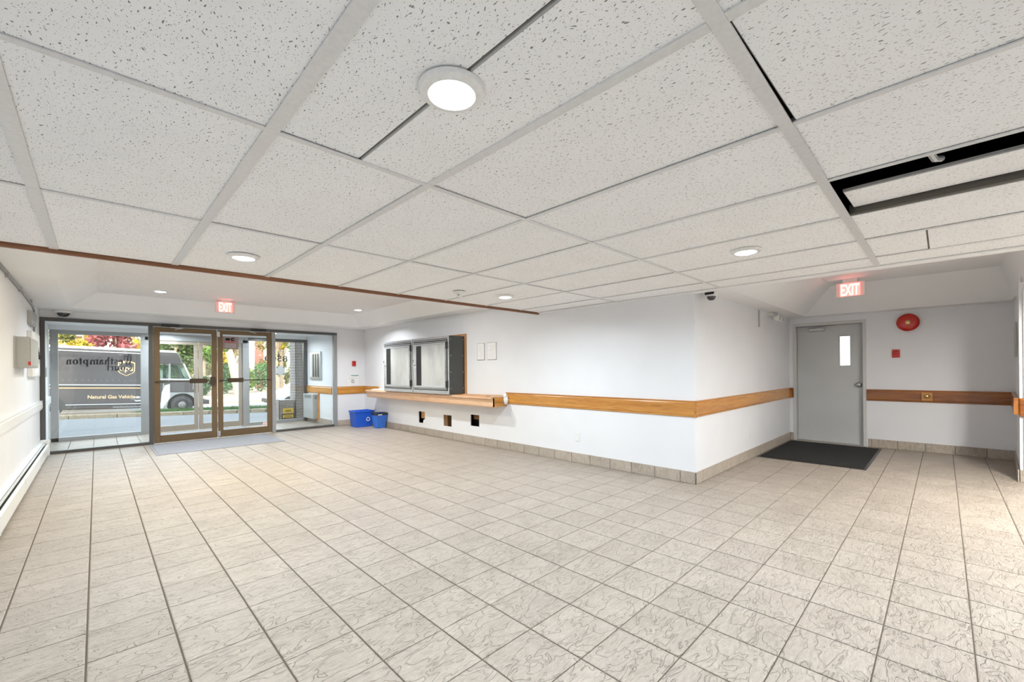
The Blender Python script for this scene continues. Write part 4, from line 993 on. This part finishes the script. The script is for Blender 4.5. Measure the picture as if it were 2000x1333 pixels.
vprof('far_door', 'van_grey', [(1.34, .48), (2.2, .48), (2.2, 1.5), (1.34, 1.5)], 2.04, 2.08)
for (a, b, c, d) in ((2.12, 2.20, 2.12, 2.19), (1.34, 1.40, 1.34, 1.40), (1.74, 1.80, 1.74, 1.80)):
    vprof('pillar', 'van_grey', [(a, 1.4), (b, 1.4), (d, 2.14), (c, 2.14)], .02, .07)
    vprof('pillar', 'van_grey', [(a, 1.4), (b, 1.4), (d, 2.14), (c, 2.14)], 2.03, 2.08)
vprof('windscreen_pillar', 'van_pale', [(2.86, 1.48), (2.93, 1.48), (2.66, 2.16), (2.60, 2.16)], .01, .06)
vprof('windscreen_pillar', 'van_pale', [(2.86, 1.48), (2.93, 1.48), (2.66, 2.16), (2.60, 2.16)], 2.04, 2.09)
MB().sheet([(2.90, VY+.06, ZV+1.48), (2.90, VY+2.04, ZV+1.48), (2.63, VY+2.04, ZV+2.14), (2.63, VY+.06, ZV+2.14)], (.01, 0, 0)).build('windscreen', 'van_glass', van)
MB().sheet([(2.21, VY+.035, ZV+1.50), (2.86, VY+.035, ZV+1.50), (2.60, VY+.035, ZV+2.12), (2.21, VY+.035, ZV+2.12)], (0, .008, 0)).build('quarter_window', 'van_glass', van)
MB().sheet([(1.80, VY+.035, ZV+1.50), (2.12, VY+.035, ZV+1.50), (2.12, VY+.035, ZV+2.10), (1.80, VY+.035, ZV+2.10)], (0, .008, 0)).build('door_window', 'van_glass', van)
vb('belt_moulding', 'van_pale', 1.30, 2.92, -.015, .02, 1.44, 1.50)
vprof('lower_door', 'cab_dark', [(1.36, .50), (2.14, .50), (2.14, 1.42), (1.36, 1.42)], .05, .08)
vb('grab_rail', 'van_grey', 1.95, 2.0, .0, .03, .75, 1.3)
vprof('step_panel', 'van_pale', [(1.34, .22), (1.95, .22), (2.02, .50), (1.34, .50)], -.02, .3)
vprof('wing', 'van_pale', [(1.98, .26), (2.20, .70), (2.18, 1.28), (2.02, 1.22), (1.92, .9), (1.90, .26)], -.03, .10)
arch = [(2.02, .28), (2.10, .28)]+[(2.62+.50*math.cos(a), .38+.50*math.sin(a)) for a in [PI*(1-i/12) for i in range(13)]]+[(3.14, .38), (3.24, .40), (3.30, .92), (2.20, .92)]
vprof('wing_arch', 'van_grey', arch, -.02, .30)
vprof('wheel_well', 'cab_dark', [(2.1, .30), (3.14, .30), (3.14, .9), (2.1, .9)], .28, .40)
vb('bumper', 'tyre', 3.36, 3.58, -.02, 2.1, .40, .58)
vb('headlamp', 'van_pale', 3.25, 3.32, .2, .5, .98, 1.20)
vb('upper_moulding', 'van_pale', -4.1, 1.32, -.025, .0, 1.205, 1.245, bev=.004)
vb('groove', 'cab_dark', -4.1, 1.32, -.012, .0, 1.155, 1.20, bev=0)
vb('tan_stripe', 'van_tan', -4.1, 1.32, -.014, .0, 1.085, 1.13, bev=0)
vb('lower_moulding', 'van_pale', -.85, 1.32, -.025, .0, .455, .485, bev=.004)
vb('lower_shadow', 'cab_dark', -.85, 1.32, -.012, .0, .43, .452, bev=0)
vprof('roof_moulding', 'van_pale', [(-4.1, 2.50), (1.6, 2.50), (1.6, 2.53), (-4.1, 2.53)], -.02, 0)
for i in range(14):
    vb('rivet', 'van_pale', -.95+.17*i, -.935+.17*i, -.006, .0, 1.40, 1.415, bev=0)
for xw, nm in ((2.62, 'wheel'), (-1.30, 'wheel')):
    wh = MB().lathe([(.20, .22), (.36, .22), (.385, .18), (.385, .02), (.36, -.02), (.235, -.02), (.225, .01)], (xw, VY+.02, ZV+.385), 'y', 32).build(nm, 'tyre', van, smooth=True)
    MB().lathe([(.222, .012), (.215, .03), (.15, .05), (.13, .0), (.07, -.02), (.06, -.045), (.02, -.05)], (xw, VY+.02, ZV+.385), 'y', 24).build('rim', 'wheel_grey', wh, smooth=True)
    wf = MB().lathe([(.20, .0), (.385, .0), (.385, .2), (.2, .2)], (xw, VY+1.85, ZV+.385), 'y', 24).build(nm, 'tyre', van)
arch2 = [(-1.80, .28)]+[(-1.30+.47*math.cos(a), .36+.47*math.sin(a)) for a in [PI*(1-i/12) for i in range(13)]]+[(-.80, .28)]
vprof('rear_wheel_well', 'cab_dark', arch2, -.004, .01)
text('lettering', 'Natural Gas Vehicle', 'van_gold', van, (-.27, VY-.008, ZV+.70), (1, 0, 0), (0, 0, 1), .185, .004, 1.36)
text('lettering', 'United Parcel Service Canada', 'van_pale', van, (.45, VY-.008, ZV+.325), (1, 0, 0), (0, 0, 1), .085, 0, .84)
# shield emblem
def shield(cx, cz, w_, h_, off): return [(cx-w_, cz+h_*.75), (cx-w_*.5, cz+h_*.92), (cx, cz+h_), (cx+w_*.5, cz+h_*.92), (cx+w_, cz+h_*.75), (cx+w_, cz-h_*.35), (cx+w_*.8, cz-h_*.62), (cx, cz-h_), (cx-w_*.8, cz-h_*.62), (cx-w_, cz-h_*.35)]
def flat(name, mat_, poly, y): return MB().sheet([(x, VY+y, ZV+z) for x, z in poly], (0, .003, 0)).build(name, mat_, sh)
sh = MB().sheet([(x, VY-.006, ZV+z) for x, z in shield(.80, 1.90, .255, .31, 0)], (0, .005, 0)).build('shield_emblem', 'van_gold', van)
flat('shield_field', 'van_brown', shield(.80, 1.89, .225, .275, 0), -.010)
flat('shield_band', 'van_gold', [(.575, 2.02), (.70, 2.10), (.85, 2.13), (1.025, 2.12), (1.025, 2.15), (.80, 2.19), (.575, 2.13)], -.014)
text('emblem_letters', 'ups', 'van_gold', sh, (.60, VY-.014, ZV+1.80), (1, 0, 0), (0, 0, 1), .30, .006, .40)
flat('diamond_mark', 'van_pale', [(1.06, .735), (1.17, .78), (1.28, .735), (1.17, .69)], -.009)
flat('bar_mark', 'van_pale', [(.98, .655), (1.28, .66), (1.28, .67), (.98, .665)], -.009)
flat('caption_mark', 'van_pale', [(1.06, .61), (1.28, .62), (1.28, .57), (1.12, .56)], -.009)
vb('mirror', 'black_plastic', 2.16, 2.24, -.25, -.12, 2.0, 2.12); vb('steering_column', 'cab_dark', 2.2, 2.6, .6, .66, 1.3, 1.4)
MB().lathe([(.20, 0), (.215, .012), (.20, .024)], (2.08, VY+.62, ZV+1.55), 'x', 20).build('steering_wheel', 'cab_dark', van)
van.rotation_euler = (0, .036, 0)

# ------------------------------------------------------------------ outside: white car, brick pier, planter, ash bin
ZK = -.46
car = thing('parked_car', 'white car parked beyond the vestibule side light', 'car', (7.5, 21.3, ZK))
CY = 20.5; ZK = -.46
prof = [(5.55, .28), (5.45, .62), (5.62, .80), (6.35, .95), (6.95, 1.38), (7.5, 1.47), (8.6, 1.45), (9.35, 1.05), (9.6, .9), (9.65, .35)]
MB().prism([(x, ZK+z) for x, z in prof], 'y', CY, CY+1.7).build('body', 'car_white', car, bevel=.06, seg=2, smooth=True)
MB().prism([(x, ZK+z) for x, z in [(6.50, .98), (7.0, 1.32), (7.5, 1.40), (7.55, .98)]], 'y', CY-.004, CY+.02).build('side_window', 'car_glass', car)
MB().prism([(x, ZK+z) for x, z in [(7.65, .98), (7.6, 1.40), (8.5, 1.38), (9.0, 1.0)]], 'y', CY-.004, CY+.02).build('side_window', 'car_glass', car)
MB().sheet([(6.36, CY+.12, ZK+.97), (6.36, CY+1.58, ZK+.97), (6.92, CY+1.5, ZK+1.37), (6.92, CY+.2, ZK+1.37)], (-.015, 0, .012)).build('windscreen', 'car_glass', car)
for xw in (6.2, 8.9):
    for yy in (CY-.01, CY+1.5):
        wh = MB().lathe([(.19, .2), (.30, .2), (.32, .16), (.32, .03), (.30, 0), (.20, 0)], (xw, yy, ZK+.32), 'y', 24).build('wheel', 'tyre', car, smooth=True)
        MB().lathe([(.20, .005), (.12, .03), (.05, .0)], (xw, yy, ZK+.32), 'y', 18).build('rim', 'wheel_grey', wh)
box(5.44, 5.50, CY+.1, CY+1.6, ZK+.35, ZK+.5).build('grille', 'black_plastic', car)
MB().lathe([(.07, 0), (.05, -.03)], (5.50, CY+.25, ZK+.66), 'x', 14).build('headlamp', 'chrome', car)

def brick_block(name, lab, cat, x0, x1, y0, y1, z0, z1, bm_='brick_grey', bw=.2, bh=.065, j=.010, front=True, left=True):
    t = thing(name, lab, cat, ((x0+x1)/2, (y0+y1)/2, z0))
    box(x0+.006, x1-.006, y0+.006, y1-.006, z0, z1).build('mortar_core', 'mortar', t)
    k = 0; z = z0
    while z < z1-.02:
        h = min(bh, z1-z); off = bw/2 if k % 2 else 0
        if front:
            x = x0-off
            while x < x1-.01:
                a, b = max(x, x0), min(x+bw-j, x1)
                if b-a > .02: box(a, b, y0, y0+.05, z, z+h).build('brick', bm_, t)
                x += bw
        if left:
            y = y0-off
            while y < y1-.01:
                a, b = max(y, y0), min(y+bw-j, y1)
                if b-a > .02: box(x0, x0+.05, a+.001, b, z, z+h).build('brick', bm_, t)
                y += bw
        z += bh+j; k += 1
    return t
brick_block('brick_pier', 'grey brick pier just outside the vestibule side light', 'pier', 3.83, 4.1, YV+.75, YV+1.25, ZG, 2.5, left=True)
brick_block('planter', 'low grey brick planter outside the side light', 'planter', 3.42, 3.78, YV+.75, YV+1.15, ZG, .50, j=.004)
t = thing('ash_bin', 'grey steel pedestal bin outside the left window pane', 'bin', (-.68, 12.35, ZG))
box(-.86, -.535, 12.2, 12.5, ZG+.06, .52).build('body', 'heater_grey', t, bevel=.015)
box(-.90, -.46, 12.12, 12.58, ZG, ZG+.06).build('base', 'grey_enamel', t, bevel=.01)
MB().lathe([(.14, .52), (.15, .56), (.10, .62), (.02, .64)], (-.70, 12.35, 0), 'z', 20).build('lid', 'dark_frame', t, smooth=True)

# ------------------------------------------------------------------ outside: trees, shrubs, houses
def tree(lab, x, y, h, crown, leaf, bark='bark', lean=(0, 0), n=1500, leafs=.16, trunk_r=.16, zb=-.36, name='tree', cat='tree', group='trees across the street', base_h=.35):
    t = thing(name, lab, cat, (x, y, zb), group)
    top = (x+lean[0], y+lean[1], zb+h*.8)
    m = MB().tube([(x, y, zb), (x+lean[0]*.35, y+lean[1]*.3, zb+h*.3), (x+lean[0]*.7, y+lean[1]*.7, zb+h*.55), top], [trunk_r, trunk_r*.8, trunk_r*.55, trunk_r*.2], 9)
    for k in range(5):
        a = random.uniform(0, 2*PI); s_ = random.uniform(.35, .65); p0 = (x+lean[0]*s_*1.2, y+lean[1]*s_, zb+h*s_*.8)
        m.tube([p0, (p0[0]+math.cos(a)*crown*.5, p0[1]+math.sin(a)*crown*.5, p0[2]+h*.18), (p0[0]+math.cos(a)*crown*.8, p0[1]+math.sin(a)*crown*.8, p0[2]+h*.26)], [trunk_r*.4, trunk_r*.25, trunk_r*.08], 6)
    m.build('trunk', bark, t, smooth=True)
    lm = MB(); blobs = []
    for k in range(14):
        a = random.uniform(0, 2*PI); r = crown*math.sqrt(random.random())*.8
        blobs.append((x+lean[0]*.8+math.cos(a)*r, y+lean[1]*.8+math.sin(a)*r*.7, zb+h*random.uniform(base_h, 1.0), crown*random.uniform(.25, .5)))
    for _ in range(n):
        b = random.choice(blobs); d = Vector((random.gauss(0, 1), random.gauss(0, 1), random.gauss(0, .8))).normalized()*b[3]*random.random()**.4
        c = Vector(b[:3])+d; u = Vector((random.gauss(0, 1), random.gauss(0, 1), random.gauss(0, 1))).normalized(); w_ = u.cross(Vector((random.gauss(0, 1), random.gauss(0, 1), random.gauss(0, 1)))).normalized()
        s_ = leafs*random.uniform(.6, 1.3)
        lm.add([c-u*s_, c+w_*s_*.45, c+u*s_, c-w_*s_*.45], [(0, 1, 2, 3)])
    lm.build('foliage', leaf, t, recalc=False)
    return t
tree('yellow-leaved tree seen above the van, left of the red one', -.55, 36.5, 5.4, 1.2, 'leaf_yellow')
tree('pinkish-red maple seen above the van', .75, 31, 4.4, 1.2, 'leaf_red', n=1700)
tree('olive-leaved tree above the tail of the van', -1.75, 32, 4.4, .9, 'leaf_olive')
tree('yellow-green tree beside the red maple', 1.9, 39, 5.2, 1.1, 'leaf_yellow')
tree('large dark willow behind the van cab', 3.7, 33, 8.0, 1.45, 'leaf_dark', n=3200, lean=(-.3, 0), trunk_r=.22, base_h=.10)
tree('tall olive tree behind the van bonnet', 6.0, 40.5, 8.0, 1.3, 'leaf_olive', n=2000, base_h=.15)
tree('tree with a pale leaning trunk behind the right glass door', 7.15, 34.5, 8.0, 1.1, 'leaf_yellow', 'bark_pale', lean=(-1.3, 0), n=1100, trunk_r=.30, base_h=.50)
tree('yellow-green tree left of the house number', 9.2, 33.5, 7.0, 1.0, 'leaf_green', n=1400, base_h=.45)
tree('green tree beyond the vestibule side light', 12.6, 40, 8.5, 1.5, 'leaf_green', n=2000, base_h=.25)
tree('pale yellow tree behind the grey plate on the glass', 10.4, 36.5, 7.5, .9, 'leaf_yellow', n=1300, base_h=.4)
tree('rounded green tree far behind the van cab', 4.9, 44, 6.5, 1.5, 'leaf_green', n=1800, base_h=.12)
tree('rounded yellow tree far behind the pale trunk', 8.6, 43.4, 6.5, 1.5, 'leaf_yellow', n=1800, base_h=.2)
tree('rounded olive tree far behind the house number', 11.9, 44, 6.0, 1.3, 'leaf_olive', n=1600, base_h=.12)
tree('slim green tree between the two glass doors', 5.1, 30.5, 6.5, .8, 'leaf_green', n=1300, base_h=.3)
def shrub(lab, x, y, r, h, leaf):
    t = thing('shrub', lab, 'shrub', (x, y, -.36), 'shrubs across the street'); lm = MB()
    MB().tube([(x, y, -.36), (x, y, -.36+h*.5)], [.05, .02], 6).build('stem', 'bark', t)
    for _ in range(900):
        d = Vector((random.gauss(0, 1), random.gauss(0, 1), random.gauss(0, 1))).normalized()*random.random()**.35
        c = Vector((x+d.x*r, y+d.y*r*.7, -.36+h*.5+d.z*h*.5)); u = Vector((random.gauss(0, 1), random.gauss(0, 1), random.gauss(0, 1))).normalized(); w_ = u.cross(Vector((random.gauss(0, 1), random.gauss(0, 1), 1))).normalized(); s_ = random.uniform(.07, .15)
        lm.add([c-u*s_, c+w_*s_*.5, c+u*s_, c-w_*s_*.5], [(0, 1, 2, 3)])
    lm.build('foliage', leaf, t, recalc=False)
for x, y, r, h, lf, lab in ((5.3, 36.5, .55, 1.4, 'leaf_shrub', 'green shrub right of the van bumper'), (6.75, 37.5, .75, 2.3, 'leaf_shrub', 'deep green shrub at the foot of the pale leaning trunk'), (8.3, 38, .7, 1.9, 'leaf_green', 'light green shrub right of the pale leaning trunk'), (9.75, 39.5, .8, 2.4, 'leaf_shrub', 'broad green shrub in front of the house'), (11.6, 37.2, .8, 2.2, 'leaf_olive', 'olive shrub right of the broad green one')): shrub(lab, x, y, r, h, lf)
def house(lab, x0, x1, y0, y1, z1, mat_, wins, band=None, name='house'):
    t = thing(name, lab, 'building', ((x0+x1)/2, y0, -.4), 'buildings across the street')
    box(x0, x1, y0, y1, -.4, z1).build('wall', mat_, t)
    box(x0-.4, x1+.4, y0-.5, y1+.3, z1, z1+.35).build('roof', 'roof_grey', t)
    if band: box(x0+band[0], x0+band[1], y0-.12, y0, -.3, z1).build('brick_bay', 'brick_red', t)
    for (a, b, c, d) in wins:
        f = box(a, b, y0-.10, y0-.001, c, d).build('window', 'white_siding', t); box(a+.1, b-.1, y0-.13, y0-.102, c+.1, d-.1).build('pane', 'car_glass', f)
house('white sided house with a red brick bay behind the trees', 8.9, 16.5, 46, 52, 6.5, 'white_siding', [(9.5, 10.3, 1.2, 2.4), (12.2, 13.0, 1.2, 2.4), (9.5, 10.3, 4, 5.2), (12.2, 13.0, 4, 5.2), (14.4, 15.2, 1.2, 2.4)], (1.9, 2.6))
house('tan building with a flat roof above the van', -1.7, .1, 50, 54, 4.3, 'tan_stucco', [(-1.4, -.9, 1.0, 2.2), (-.6, -.1, 1.0, 2.2)], None, 'apartment_block')
house('grey brick house behind the willow', 3.6, 8.2, 46, 52, 4.4, 'brick_grey', [(4.2, 5.2, .9, 2.2), (6.6, 7.4, .9, 2.2)], None)
